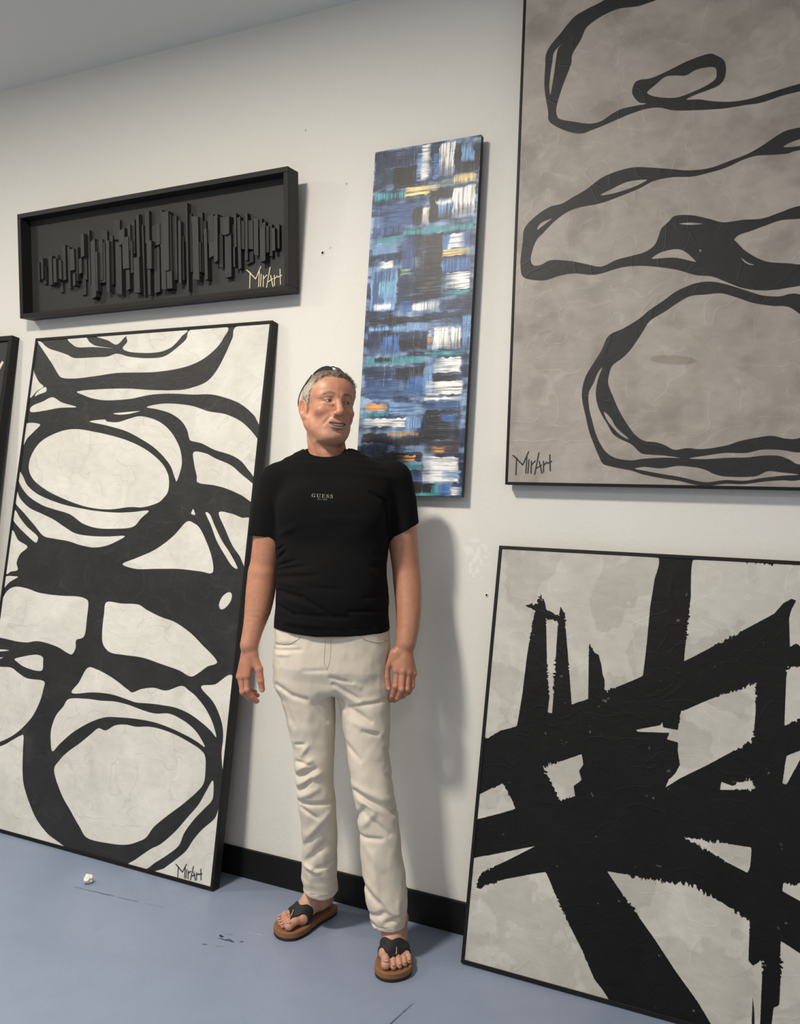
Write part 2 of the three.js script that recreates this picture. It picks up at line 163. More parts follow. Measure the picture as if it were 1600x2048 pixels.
const BLUE_PATCHES = [['n',5,1254,227,1114],['k',81,1183,222,1107],['p',45,1248,128,1220],['s',169,1230,220,1126],['w',187,1255,227,1130],['n',227,1255,320,1118],['w',256,1251,316,1128],['b',235,1220,264,1124],['k',317,1244,411,1130],['s',340,1244,389,1170],['t',9,1099,138,1067],['y',130,1107,269,1073],['g',268,1116,322,1092],['y',321,1129,403,1092],['m',10,1049,202,966],['k',166,1031,232,959],['w',199,1027,232,958],['k',229,1084,329,972],['s',266,1052,330,978],['w',319,1086,403,972],['w',254,1047,322,1026],['m',10,976,131,938],['t',8,934,133,910],['t',132,952,404,925],['s',10,910,128,868],['n',12,875,122,854],['s',15,854,121,660],['w',41,844,102,817],['m',24,812,69,687],['c',47,775,115,706],['w',36,693,104,665],['m',133,932,189,795],['g',130,809,178,788],['k',185,927,293,696],['n',123,782,189,686],['d',218,774,275,727],['b',288,922,393,861],['w',309,919,372,866],['y',287,865,396,838],['b',289,838,398,781],['w',304,780,401,720],['t',292,717,404,704],['b',134,692,186,651],['w',186,688,291,655],['n',294,687,403,651],['k',13,635,240,612],['n',239,644,405,621],['s',19,608,242,584],['n',14,584,252,502],['k',136,556,252,516],['b',76,573,143,498],['w',250,583,272,557],['o',252,557,273,533],['w',273,589,378,509],['s',378,628,412,504],['t',15,494,242,464],['k',49,493,117,472],['t',240,507,395,488],['n',10,460,179,412],['k',135,455,244,415],['b',182,426,247,353],['m',14,412,183,344],['s',245,484,281,351],['w',279,482,384,430],['k',282,419,394,400],['w',255,400,395,351],['w',250,344,398,334],['o',18,326,113,302],['s',113,331,248,287],['t',16,295,115,275],['w',15,272,190,241],['s',183,286,248,232],['k',14,220,120,186],['o',115,226,243,206],['k',113,206,245,173],['n',17,186,122,152],['m',252,328,392,298],['k',256,298,393,193],['b',318,283,381,257],['d',261,192,394,147],['o',283,172,339,146],['w',258,136,398,49],['s',330,88,406,62],['k',11,152,256,119],['o',162,139,234,119],['t',127,112,258,89],['m',16,91,260,51],['k',19,51,262,4],['k',262,44,319,8],['t',298,42,319,9],['b',319,42,368,3],['m',368,43,408,4],['w',368,30,408,4],['t',221,11,334,-2]];
const STICKS = [[79,247,88,164,1],[105,264,117,170,2],[105,230,122,150,0],[151,265,173,139,2],[184,251,203,147,3],[175,272,194,221,0],[210,242,228,160,2],[201,156,219,105,0],[227,306,248,155,1],[257,297,271,116,1],[286,281,313,189,3],[300,176,315,122,3],[314,288,324,143,2],[329,238,348,173,2],[350,338,370,241,3],[329,153,355,83,0],[345,294,369,148,1],[376,355,388,127,1],[406,305,433,61,3],[405,304,466,132,1],[427,255,442,88,3],[437,293,476,124,1],[452,347,485,274,0],[491,296,510,79,3],[501,318,520,112,1],[519,382,557,298,0],[539,281,574,67,2],[565,331,599,269,3],[583,298,620,167,3],[594,167,615,80,2],[610,347,626,241,2],[621,367,642,226,1],[642,207,675,62,3],[656,384,673,206,2],[661,372,671,117,0],[680,341,690,52,1],[698,392,722,264,1],[716,269,743,154,3],[715,160,729,49,2],[726,334,749,248,0],[740,239,772,57,1],[758,335,781,249,2],[777,387,793,242,1],[790,243,816,63,3],[801,375,835,137,3],[817,134,847,64,3],[830,364,842,115,2],[837,357,863,99,1],[879,331,894,79,3],[878,271,900,96,1],[887,331,905,247,0],[916,399,926,46,2],[921,357,937,124,0],[947,338,984,311,3],[952,315,985,87,3],[974,357,995,118,1],[1010,283,1026,83,3],[991,320,1009,266,0],[1023,334,1053,229,2],[1033,229,1066,171,3],[1059,329,1080,148,3],[1075,257,1095,128,1],[1085,320,1107,252,2],[1105,253,1139,84,2],[1109,316,1137,248,3],[1127,290,1141,136,0],[1153,327,1165,196,2],[1153,196,1161,119,3],[1168,311,1184,111,2],[1182,296,1198,187,1],[1204,321,1217,141,2],[1212,293,1240,183,1],[1200,174,1235,131,0],[1244,295,1267,156,2],[1262,295,1280,257,1],[1278,254,1305,127,3],[1280,279,1298,177,1],[1303,260,1316,160,2],[1312,268,1327,146,1],[1335,248,1349,162,3],[1340,265,1359,173,1],[698,176,712,98,0],[556,236,563,86,0],[621,280,634,148,2],[978,236,991,117,2],[1107,269,1120,245,1]];
const SIGNATURES = {'left':[[1091,63],[1210,68],[1097,13]],'big':[[23,106],[153,107],[26,33]],'relief':[[1196,119],[1358,105],[1196,39]]};
const SIGNATURE = [[[0, 14], [23, 34]], [[18, 27], [15, 110]], [[21, 34], [48, 62]], [[48, 62], [76, -3]], [[68, 22], [63, 102]], [[78, 37], [73, 102]], [[90, 44], [88, 102]], [[90, 62], [108, 42]], [[106, 107], [126, 2]], [[128, 44], [140, 102]], [[116, 77], [138, 62]], [[148, 44], [148, 97]], [[150, 62], [163, 47]], [[178, 12], [180, 90]], [[166, 54], [186, 44]]];
const sigPoint = (s, [x, y]) => [0, 1].map((k) => s[0][k] + (s[1][k] - s[0][k]) * (x / 186) + (s[2][k] - s[0][k]) * (y / 110));
function rounded(g, pts, k = 1 / 6) {
  const n = pts.length; g.moveTo(...pts[0]);
  for (let i = 0; i < n; i++) {
    const a = pts[(i + n - 1) % n], b = pts[i], c = pts[(i + 1) % n], d = pts[(i + 2) % n];
    g.bezierCurveTo(b[0] + (c[0] - a[0]) * k, b[1] + (c[1] - a[1]) * k, c[0] - (d[0] - b[0]) * k, c[1] - (d[1] - b[1]) * k, c[0], c[1]);
  }
  g.closePath();
}
// a mask painter: W x H in mm, s pixels per mm; draw(g) paints in mm with y up; returns the red channel, row 0 at the bottom
function mask(W, H, s, draw) {
  const c = document.createElement('canvas'); c.width = Math.round(W * s); c.height = Math.round(H * s);
  const g = c.getContext('2d'); g.fillStyle = '#000'; g.fillRect(0, 0, c.width, c.height);
  g.setTransform(s, 0, 0, -s, 0, c.height); draw(g);
  const d = g.getImageData(0, 0, c.width, c.height).data, out = new Float32Array(c.width * c.height);
  for (let y = 0; y < c.height; y++) for (let x = 0; x < c.width; x++) out[(c.height - 1 - y) * c.width + x] = d[(y * c.width + x) * 4] / 255;
  return { w: c.width, h: c.height, v: out };
}
const fill = (g, style, polys, soft = 1 / 6) => { g.fillStyle = style; for (const p of polys) { g.beginPath(); soft ? rounded(g, p, soft) : p.forEach((q, i) => (i ? g.lineTo(...q) : g.moveTo(...q))); g.fill(); } };
function sign(g, style, s, width) {
  g.strokeStyle = style; g.lineWidth = width; g.lineCap = 'round';
  for (const [a, b] of SIGNATURE) { g.beginPath(); g.moveTo(...sigPoint(s, a)); g.lineTo(...sigPoint(s, b)); g.stroke(); }
}
// plaster-like ground with palette knife sweeps: value -1..1 and relief 0..1
function knife(x, y, s) {
  const a = fbm(x * 0.004 + 3, y * 0.004, s) * 9, wx = x + Math.cos(a) * 60, wy = y + Math.sin(a) * 60;
  const big = fbm(wx * 0.009, wy * 0.009, s + 7, 4) - 0.5, fine = fbm(x * 0.035 + big * 3, y * 0.06, s + 13, 3) - 0.5;
  const ridge = 1 - Math.abs(noise2(wx * 0.013 + 5, wy * 0.017, s + 19) * 2 - 1);
  return { v: big * 1.3 + fine * 0.5, r: clamp(0.5 + big * 0.6 + fine * 0.5 + smooth(0.9, 1, ridge) * 0.28), e: smooth(0.93, 1, ridge) };
}
function painted(W, H, s, m, colour, warp) {
  const col = new Uint8Array(m.w * m.h * 4), rel = new Uint8Array(m.w * m.h * 4);
  for (let y = 0; y < m.h; y++) for (let x = 0; x < m.w; x++) {
    const i = y * m.w + x; let j = i;
    if (warp) { const [dx, dy] = warp(x / s, y / s); j = clamp(Math.round(y + dy * s), 0, m.h - 1) * m.w + clamp(Math.round(x + dx * s), 0, m.w - 1); }
    const [r, g, b, z] = colour(x / s, y / s, m.v[j]);
    col[i * 4] = clamp(r, 0, 255); col[i * 4 + 1] = clamp(g, 0, 255); col[i * 4 + 2] = clamp(b, 0, 255); rel[i * 4] = rel[i * 4 + 1] = rel[i * 4 + 2] = clamp(z * 255, 0, 255); col[i * 4 + 3] = rel[i * 4 + 3] = 255;
  }
  const map = dataTex(m.w, m.h, col, true), bump = dataTex(m.w, m.h, rel, false);
  map.wrapS = map.wrapT = bump.wrapS = bump.wrapT = THREE.ClampToEdgeWrapping;
  return { map, bump };
}
const dull = (r, g, b, roughness, specularIntensity) => new THREE.MeshPhysicalMaterial({ color: new THREE.Color().setRGB(r, g, b), roughness, specularIntensity });
const frameBlack = dull(0.008, 0.0077, 0.0075, 0.5, 0.5);
const rawEdge = mat(0.008, 0.008, 0.012, 0.6);
// frame rails of width f around W x H x T (metres), group origin at the lower back edge, centre of the width
function rails(t, W, H, T, f, m, r = 0.0015) {
  part('frame_rail', rbox(W, f, T, r, 0, f / 2, T / 2), m, t); part('frame_rail', rbox(W, f, T, r, 0, H - f / 2, T / 2), m, t);
  for (const s of [-1, 1]) part('frame_rail', rbox(f, H - 2 * f, T, r, s * (W / 2 - f / 2), H / 2, T / 2), m, t);
}
// the face of a panel of W x H with the picture's texture over the whole W x H
function panel(t, name, W, H, T, f, front, face, label) {
  const g = box(W - 2 * f, H - 2 * f, front - 0.006, 0, H / 2, 0.006 + (front - 0.006) / 2), P = g.attributes.position, U = g.attributes.uv;
  for (let i = 0; i < P.count; i++) U.setXY(i, (P.getX(i) + W / 2) / W, P.getY(i) / H);
  return part(name, g, [rawEdge, rawEdge, rawEdge, rawEdge, face, rawEdge], t, label);
}
// --- the tall black and white picture leaning on the left
{
  const W = 1.269, H = 2.118, T = 0.04, s = 0.93;
  const m = mask(W * 1000, H * 1000, s, (g) => { fill(g, '#fff', LEFT_CELLS); sign(g, '#000', SIGNATURES.left, 4.2); });
  const p = painted(W * 1000, H * 1000, s, m, (x, y, k) => {
    const n = knife(x, y, 100), d = 20 * n.v, wash = smooth(0.5, 0.8, fbm(x * 0.006, y * 0.006, 140)) * 8;
    const speck = noise2(x * 0.2, y * 0.2, 150) > 0.992 ? -25 : 0;
    const lx = 214 + d - wash - n.e * 10 + speck, bl = 33 + 16 * n.v + (noise2(x * 0.12, y * 0.5, 160) - 0.5) * 7 + n.e * 10;
    return [lx * k + bl * (1 - k), (lx - 3) * k + (bl - 1) * (1 - k), (lx - 13) * k + (bl - 2) * (1 - k), n.r * 0.75 + (1 - k) * 0.15];
  });
  const t = thing('leaning_painting', 'tall white canvas with thick black looping lines, leaning on the wall left of the man', 'painting', [-2.4925, 0, 0.14]);
  t.rotation.x = -0.06616;
  rails(t, W, H, T, 0.013, frameBlack);
  panel(t, 'canvas', W, H, T, 0.013, T - 0.003, new THREE.MeshStandardMaterial({ map: p.map, bumpMap: p.bump, bumpScale: 0.0016, roughness: 0.5 }), 'white plastered ground under black loops with a signature');
}
// --- the black and light grey picture leaning on the right
{
  const W = 1.5, H = 1.301, T = 0.04, s = 1.05;
  const m = mask(W * 1000, H * 1000, s, (g) => { fill(g, '#fff', RIGHT_CELLS, 0.03); fill(g, '#000', [RIGHT_SPIKE], 0); });
  const p = painted(W * 1000, H * 1000, s, m, (x, y, k0) => {
    const n = knife(x, y, 200), dry = fbm(x * 0.02, y * 0.35, 240, 3), k = clamp(k0 + (k0 > 0.02 && k0 < 0.98 ? (dry - 0.5) * 1.5 : 0));
    const blot = fbm(x * 0.008 + 2, y * 0.008, 250, 5), ring = smooth(0.045, 0.0, Math.abs(blot - 0.55)) * 7;
    const lx = 192 + 22 * n.v - smooth(0.5, 0.6, blot) * 12 + 4 - ring + n.e * 6, chip = smooth(0.83, 0.87, fbm(x * 0.05, y * 0.05, 260, 3)) * 70;
    const bl = 15 + 7 * n.v + (noise2(x * 0.1, y * 0.4, 270) - 0.5) * 6 + chip;
    return [lx * k + bl * (1 - k), (lx - 4) * k + (bl - 1) * (1 - k), (lx - 13) * k + (bl - 2) * (1 - k), n.r * 0.7 + (1 - k) * 0.3];
  }, (x, y) => { const a = smooth(0.55, 0.8, noise2(x * 0.014, y * 0.014, 280)) * 24 + 1.2; return [(fbm(x * 0.06, y * 0.22, 281, 4) - 0.5) * a, (fbm(x * 0.22, y * 0.06, 285, 4) - 0.5) * a]; });
  const t = thing('leaning_painting', 'light grey canvas with broad crossing black bars, leaning on the wall right of the man', 'painting', [-0.149, 0, 0.1593]);
  t.rotation.x = -0.12254;
  rails(t, W, H, T, 0.011, frameBlack);
  panel(t, 'canvas', W, H, T, 0.011, T - 0.003, new THREE.MeshPhysicalMaterial({ map: p.map, bumpMap: p.bump, bumpScale: 0.0018, roughness: 0.46, specularIntensity: 0.45 }), 'mottled grey ground under broad black brush bars');
}
// --- the large taupe picture hung upper right
{
  const W = 1.35, H = 1.79, T = 0.035, s = 1.0;
  const m = mask(W * 1000, H * 1000, s, (g) => { fill(g, '#fff', GREY_STROKES); fill(g, '#000', GREY_GAPS); sign(g, '#fff', SIGNATURES.big, 4.2); });
  const p = painted(W * 1000, H * 1000, s, m, (x, y, k) => {
    const n = knife(x, y, 300), patch = smooth(0.5, 0.75, fbm(x * 0.01, y * 0.01, 330, 4)), d = 24 * n.v - 14 * patch + n.e * 8;
    const leaf = smooth(1, 0.8, Math.hypot((x - 520) / 75, (y - 390) / 16 + (x - 520) * 0.006)) * 22;
    const bl = 26 + 6 * n.v;
    return [(166 + d - leaf * 0.8) * (1 - k) + bl * k, (157 + d - leaf) * (1 - k) + (bl - 1) * k, (148 + d - leaf * 1.1) * (1 - k) + (bl - 1) * k, n.r * 0.7 + k * 0.2];
  });
  const t = thing('wall_painting', 'large taupe canvas with thin black flowing loops, hung above the leaning grey picture', 'painting', [-0.211, 1.5, 0.0166]);
  t.rotation.x = 0.04469;
  rails(t, W, H, T, 0.009, frameBlack);
  panel(t, 'canvas', W, H, T, 0.009, T - 0.002, new THREE.MeshStandardMaterial({ map: p.map, bumpMap: p.bump, bumpScale: 0.0016, roughness: 0.55 }), 'taupe plastered ground with black loops and a signature');
}
// --- the narrow blue picture hung behind the man
{
  const W = 0.412, H = 1.259, T = 0.024, s = 1.6, cw = Math.round(W * 1000 * s), ch = Math.round(H * 1000 * s);
  const tone = { n: [44, 55, 80], k: [34, 31, 36], p: [70, 74, 96], s: [116, 148, 184], w: [226, 220, 212], b: [70, 106, 158], t: [72, 146, 148], y: [232, 200, 130], g: [130, 152, 128], m: [62, 84, 124], c: [118, 166, 186], d: [66, 60, 62], o: [190, 142, 92] };
  const R = new Float32Array(cw * ch), G = new Float32Array(cw * ch), B = new Float32Array(cw * ch), Z = new Float32Array(cw * ch).fill(0.4);
  for (let i = 0; i < cw * ch; i++) {
    const x = (i % cw) / s, y = Math.floor(i / cw) / s, n = fbm(x * 0.012, y * 0.05, 400, 4), q = fbm(x * 0.05, y * 0.012, 410, 4);
    const a = smooth(0.3, 0.7, n); R[i] = 42 + 80 * a + (q - 0.5) * 90; G[i] = 55 + 88 * a + (q - 0.5) * 90; B[i] = 80 + 90 * a + (q - 0.5) * 88;
  }
  BLUE_PATCHES.forEach(([c, x0, y0, x1, y1], n) => {
    const [r, g, b] = tone[c], xa = Math.min(x0, x1), xb = Math.max(x0, x1), ya = Math.min(y0, y1), yb = Math.max(y0, y1), up = hash(n, 3, 7) > (yb - ya > xb - xa ? 0.25 : 0.6);
    for (let py = Math.max(0, Math.floor((ya - 6) * s)); py < Math.min(ch, (yb + 6) * s); py++) for (let px = Math.max(0, Math.floor((xa - 6) * s)); px < Math.min(cw, (xb + 6) * s); px++) {
      const x = px / s, y = py / s, i = py * cw + px, streak = up ? fbm(x * 0.28, y * 0.012, 500 + n, 3) : fbm(x * 0.012, y * 0.28, 500 + n, 3), cloud = fbm(x * 0.03, y * 0.03, 700 + n, 3);
      const wob = (noise2(x * 0.07, y * 0.07, 900 + n) - 0.5) * 8, ex = Math.min(x - xa, xb - x) + wob, ey = Math.min(y - ya, yb - y) + wob;
      const edge = up ? smooth(-1, 1.5, ex) * smooth(-4, 9, ey) : smooth(-4, 9, ex) * smooth(-1, 1.5, ey);
      const run = up ? (yb - y) / (yb - ya) : (x - xa) / (xb - xa), thin = 1 - 0.55 * smooth(0.45, 1, hash(n, 9, 2) > 0.5 ? run : 1 - run);
      const a = clamp(edge * (0.5 + 0.5 * smooth(0.3, 0.52, streak)) * thin * (0.75 + 0.5 * cloud)), l = (streak - 0.5) * 62 + (cloud - 0.5) * 44;
      R[i] += (r + l - R[i]) * a; G[i] += (g + l - G[i]) * a; B[i] += (b + l - B[i]) * a; Z[i] = Z[i] * (1 - a * 0.7) + a * 0.7 * (0.35 + streak * 0.5) + (edge > 0.3 && edge < 0.7 ? 0.12 : 0);
    }
  });
  // thin scraped lines left by the edge of the squeegee
  for (let n = 0; n < 46; n++) {
    const horizontal = n < 26, x0 = hash(n, 1, 1) * cw, y0 = hash(n, 2, 1) * ch, len = (0.15 + hash(n, 3, 1) * 0.5) * cw, light = hash(n, 4, 1) > 0.35;
    for (let k = 0; k < len; k++) {
      const px = Math.round(horizontal ? x0 + k : x0 + (noise2(k * 0.03, n, 5) - 0.5) * 4), py = Math.round(horizontal ? y0 + (noise2(k * 0.03, n, 5) - 0.5) * 5 : y0 + k);
      if (px < 0 || py < 0 || px >= cw - 1 || py >= ch - 1 || noise2(k * 0.06, n, 9) < 0.36) continue;
      const a = 0.75 * noise2(k * 0.2, n, 11);
      for (const i of [py * cw + px, horizontal ? (py + 1) * cw + px : py * cw + px + 1]) { const v = light ? [225, 230, 234] : [22, 26, 36]; R[i] += (v[0] - R[i]) * a; G[i] += (v[1] - G[i]) * a; B[i] += (v[2] - B[i]) * a; Z[i] += 0.3 * a; }
    }
  }
  const col = new Uint8Array(cw * ch * 4), rel = new Uint8Array(cw * ch * 4);
  for (let i = 0; i < cw * ch; i++) { const w = (v) => clamp((v - 112) * 1.22 + 110, 8, 250); col.set([w(R[i]), w(G[i]), w(B[i]), 255], i * 4); const z = clamp(Z[i]) * 255; rel.set([z, z, z, 255], i * 4); }
  const map = dataTex(cw, ch, col, true), bump = dataTex(cw, ch, rel, false); map.wrapS = map.wrapT = bump.wrapS = bump.wrapT = THREE.ClampToEdgeWrapping;
  const t = thing('wall_painting', 'narrow tall abstract canvas in blues with yellow and teal bands, hung behind the man', 'painting', [-1.246, 1.454, 0.02]);
  const face = new THREE.MeshPhysicalMaterial({ map, bumpMap: bump, bumpScale: 0.0012, roughness: 0.5, clearcoat: 0.12, clearcoatRoughness: 0.35 });
  const g = box(W, H, T, 0, H / 2, T / 2);
  part('canvas', g, [rawEdge, rawEdge, rawEdge, rawEdge, face, rawEdge], t, 'blue squeegee paint on a canvas with dark edges');
  for (const [w, h, x, y] of [[W - 0.04, 0.02, 0, 0.03], [W - 0.04, 0.02, 0, H - 0.03]]) part('stretcher_bar', box(w, h, 0.0195, x, y, -0.00975), mat(0.5, 0.38, 0.24, 0.8), t);
}
// --- the black shadow box with a skyline of wooden strips
{
  const W = 1.425, H = 0.459, T = 0.074;
  const t = thing('relief_artwork', 'black box-framed relief of upright wooden strips, hung above the black and white loops', 'wall relief', [-2.4795, 2.2154, 0.0035]);
  t.rotation.set(0.1203, 0, 0.009);
  const boxBlack = dull(0.013, 0.0125, 0.012, 0.5, 0.6), panelBlack = new THREE.MeshStandardMaterial({ color: new THREE.Color().setRGB(0.03, 0.029, 0.0275), roughness: 0.62, bumpMap: stipple, bumpScale: 0.0006 });
  rails(t, W, H, T, 0.02, boxBlack, 0.002);
  part('back_panel', box(W - 0.04, H - 0.04, 0.01, 0, H / 2, 0.013), panelBlack, t);
  const tones = [0.02, 0.023, 0.027, 0.032].map((v) => mat(v, v * 0.97, v * 0.93, 0.55));
  STICKS.forEach(([x0, y0, x1, y1, d], i) => {
    const w = (x1 - x0) / 1000, h = (y0 - y1) / 1000, z = 0.008 + d * 0.0068 + hash(i, 4, 4) * 0.004;
    const g = rbox(Math.max(0.006, w * 0.92), h, z, 0.0008); g.rotateZ((hash(i, 5, 5) - 0.5) * 0.03);
    // cut ends slope a little, as split wood does
    const P = g.attributes.position, k = (hash(i, 6, 6) - 0.5) * 0.8; for (let j = 0; j < P.count; j++) P.setY(j, P.getY(j) + P.getX(j) * k);
    g.computeVertexNormals();
    part('wood_strip', g.translate((x0 + x1) / 2000 - W / 2, (y0 + y1) / 2000, 0.018 + z / 2), tones[Math.min(3, d)], t);
  });
  const strokes = SIGNATURE.map(([a, b]) => {
    const p = sigPoint(SIGNATURES.relief, a), q = sigPoint(SIGNATURES.relief, b), l = Math.hypot(q[0] - p[0], q[1] - p[1]) / 1000;
    return rbox(0.0042, l + 0.004, 0.003, 0.001).rotateZ(Math.atan2(q[1] - p[1], q[0] - p[0]) - Math.PI / 2).translate((p[0] + q[0]) / 2000 - W / 2, (p[1] + q[1]) / 2000, 0.0195);
  });
  part('signature', mergeGeometries(strokes), mat(0.75, 0.68, 0.46, 0.6), t, 'cream painted signature');
}
// --- the dark picture at the left border
{
  const W = 1.25, H = 2.14, T = 0.04;
  const t = thing('leaning_painting', 'black framed dark picture cut off by the left border of the photo', 'painting', [-3.275 - W / 2, 0, 0.14]);
  t.rotation.x = -0.0655;
  rails(t, W, H, T, 0.024, frameBlack);
  part('canvas', box(W - 0.048, H - 0.048, 0.02, 0, H / 2, 0.02), mat(0.022, 0.021, 0.02, 0.5), t);
  const s = [[0, 0, 0.03, 0.075, -0.5], [-0.05, 0.0, 0.02, 0.09, 0.1], [-0.09, 0.0, 0.02, 0.09, 0.4]].map(([x, y, w, h, a]) => rbox(w * 0.5, h, 0.003, 0.001).rotateZ(a).translate(W / 2 - 0.068 + x, H - 0.152 + y, 0.031));
  part('brush_mark', mergeGeometries(s), mat(0.78, 0.7, 0.5, 0.6), t, 'cream brush mark');
}
// --- the little white crumb of plaster foam on the floor
{
  const g = new THREE.IcosahedronGeometry(0.017, 4), P = g.attributes.position;
  for (let i = 0; i < P.count; i++) { const v = new THREE.Vector3().fromBufferAttribute(P, i), k = 0.7 + 0.6 * noise3(v.x * 130 + 9, v.y * 130 + 9, v.z * 130 + 9); P.setXYZ(i, v.x * k, v.y * k * 0.85, v.z * k); }
  g.computeVertexNormals(); g.computeBoundingBox(); g.translate(0, -g.boundingBox.min.y, 0);
  const t = part('paper_ball', g, mat(0.75, 0.74, 0.66, 0.9), scene); t.position.set(-2.274, 0, 0.359);
  t.userData = { label: 'small crumpled white ball lying on the blue floor', category: 'litter' };
}
// ---------------------------------------------------------------- the man
// Own frame: origin on the floor between his feet, x to the photographer's right, y up, z towards the photographer. Metres.
const TORSO = [[0.9402,-0.1097,-0.06,0.1893,0.122],[0.979,-0.1121,-0.06,0.1894,0.1241],[1.0196,-0.1141,-0.06,0.1874,0.1262],[1.0521,-0.115,-0.06,0.1847,0.1279],[1.1269,-0.1188,-0.06,0.1825,0.1293],[1.1805,-0.1245,-0.06,0.1802,0.1297],[1.205,-0.126,-0.06,0.1803,0.1291],[1.2441,-0.1292,-0.06,0.1844,0.1281],[1.2916,-0.1313,-0.06,0.1887,0.127],[1.3803,-0.1326,-0.06,0.1947,0.119],[1.4463,-0.1325,-0.06,0.2022,0.113],[1.4925,-0.1329,-0.06,0.2032,0.101],[1.5169,-0.1394,-0.06,0.1885,0.092],[1.5381,-0.1441,-0.06,0.1623,0.08],[1.5561,-0.1478,-0.06,0.1287,0.068],[1.5742,-0.1498,-0.06,0.0968,0.06],[1.5888,-0.1541,-0.06,0.064,0.054]];
const PELVIS = [[0.731,-0.0866,-0.06,0.0972,0.09],[0.763,-0.0925,-0.06,0.1499,0.0975],[0.824,-0.1002,-0.06,0.1849,0.1118],[0.8674,-0.1052,-0.06,0.1891,0.122],[0.924,-0.1087,-0.06,0.1892,0.1201],[0.9855,-0.1117,-0.06,0.187,0.118],[1.0618,-0.1156,-0.06,0.1815,0.115]];
const LEG_R = [[0.0363,-0.0956,-0.155,0.0572,0.062],[0.0852,-0.0986,-0.155,0.0572,0.062],[0.1355,-0.101,-0.143,0.057,0.0631],[0.1658,-0.1074,-0.1357,0.0602,0.0638],[0.2014,-0.1083,-0.1271,0.0592,0.0646],[0.2811,-0.1104,-0.1079,0.0572,0.066],[0.3337,-0.1153,-0.095,0.0595,0.066],[0.4202,-0.1275,-0.0736,0.0623,0.066],[0.5023,-0.1393,-0.0644,0.0614,0.0687],[0.5985,-0.1469,-0.0633,0.0663,0.074],[0.6384,-0.155,-0.0628,0.0719,0.0775],[0.6944,-0.1641,-0.0621,0.0793,0.0824],[0.7584,-0.1769,-0.0613,0.0882,0.088],[0.7965,-0.1898,-0.0609,0.0971,0.0904],[0.8707,-0.1961,-0.06,0.0972,0.095]];
const LEG_L = [[0.0327,0.1266,0.03,0.0451,0.058],[0.0754,0.1233,0.03,0.0459,0.058],[0.1203,0.1176,0.0283,0.0585,0.0636],[0.1683,0.1109,0.0266,0.0656,0.0649],[0.2436,0.0987,0.0238,0.0673,0.0665],[0.3298,0.085,0.0207,0.0651,0.0679],[0.4164,0.0705,0.0175,0.0652,0.0668],[0.5099,0.0492,0.0107,0.0655,0.0674],[0.6048,0.0284,-0.0065,0.0684,0.0731],[0.6621,0.0202,-0.0168,0.0735,0.0779],[0.6957,0.0174,-0.0227,0.0777,0.081],[0.7477,0.0102,-0.0318,0.082,0.0858],[0.8,-0.0011,-0.041,0.0888,0.0898],[0.8812,-0.011,-0.055,0.0942,0.095]];
const ARM_R = [[-0.3032,1.4772,-0.06,0.055],[-0.3306,1.3852,-0.065,0.055],[-0.339,1.2698,-0.075,0.051],[-0.3518,1.1539,-0.08,0.0445],[-0.3542,1.0999,-0.075,0.0465],[-0.3577,1.0463,-0.066,0.043],[-0.3661,0.9855,-0.05,0.034],[-0.3748,0.9286,-0.035,0.0285]];
const ARM_L = [[0.052,1.507,-0.06,0.055],[0.0806,1.4182,-0.068,0.055],[0.0984,1.3118,-0.072,0.05],[0.1157,1.2121,-0.07,0.0455],[0.1233,1.1586,-0.06,0.0455],[0.1303,1.0931,-0.04,0.0425],[0.1323,1.0285,-0.02,0.038],[0.1286,0.9676,-0.002,0.032]];
const SLEEVE_R = [[-0.3184,1.4598,-0.06,0.062],[-0.3367,1.3767,-0.066,0.06],[-0.3497,1.2824,-0.075,0.0555]];
const SLEEVE_L = [[0.0577,1.4941,-0.06,0.062],[0.0806,1.4182,-0.068,0.06],[0.1011,1.3236,-0.074,0.057]];
const HAND_R = {wrist:[[-0.3756,0.9315,-0.035]],index:[[-0.3734,0.8321,-0.027],[-0.3696,0.7876,-0.021],[-0.3543,0.766,-0.031],[-0.3382,0.7498,-0.041]],middle:[[-0.3921,0.8252,-0.045],[-0.3855,0.7769,-0.041],[-0.3657,0.7572,-0.053],[-0.3442,0.7445,-0.063]],ring:[[-0.4019,0.8224,-0.067],[-0.3908,0.777,-0.065],[-0.3683,0.7665,-0.075],[-0.3432,0.7613,-0.081]],pinky:[[-0.403,0.8261,-0.087],[-0.3894,0.7901,-0.087],[-0.3713,0.777,-0.091],[-0.3524,0.7696,-0.095]],thumb:[[-0.3631,0.8998,-0.031],[-0.3361,0.8548,-0.019],[-0.3278,0.8189,-0.015],[-0.3219,0.7918,-0.017]]};
const HAND_L = {wrist:[[0.1287,0.9625,-0.0]],index:[[0.1041,0.881,0.018],[0.102,0.8317,0.028],[0.0951,0.7987,0.012],[0.0885,0.7798,-0.008]],middle:[[0.1222,0.8779,0.022],[0.1214,0.8233,0.034],[0.1117,0.793,0.014],[0.1013,0.7805,-0.008]],ring:[[0.1401,0.8745,0.016],[0.1397,0.8241,0.026],[0.1291,0.7994,0.006],[0.1163,0.7883,-0.014]],pinky:[[0.1561,0.8713,0.004],[0.155,0.8319,0.012],[0.1465,0.8091,-0.004],[0.1336,0.7979,-0.018]],thumb:[[0.097,0.9298,0.004],[0.0708,0.8877,0.004],[0.0725,0.8562,0.01],[0.0802,0.8225,0.014]]};
const HEAD = [-0.1684,1.7224,-0.05];
const NECK = [[-0.1757,1.631,-0.075],[-0.1588,1.5381,-0.085]];
const COLLAR = [-0.1597,1.5719,-0.06];
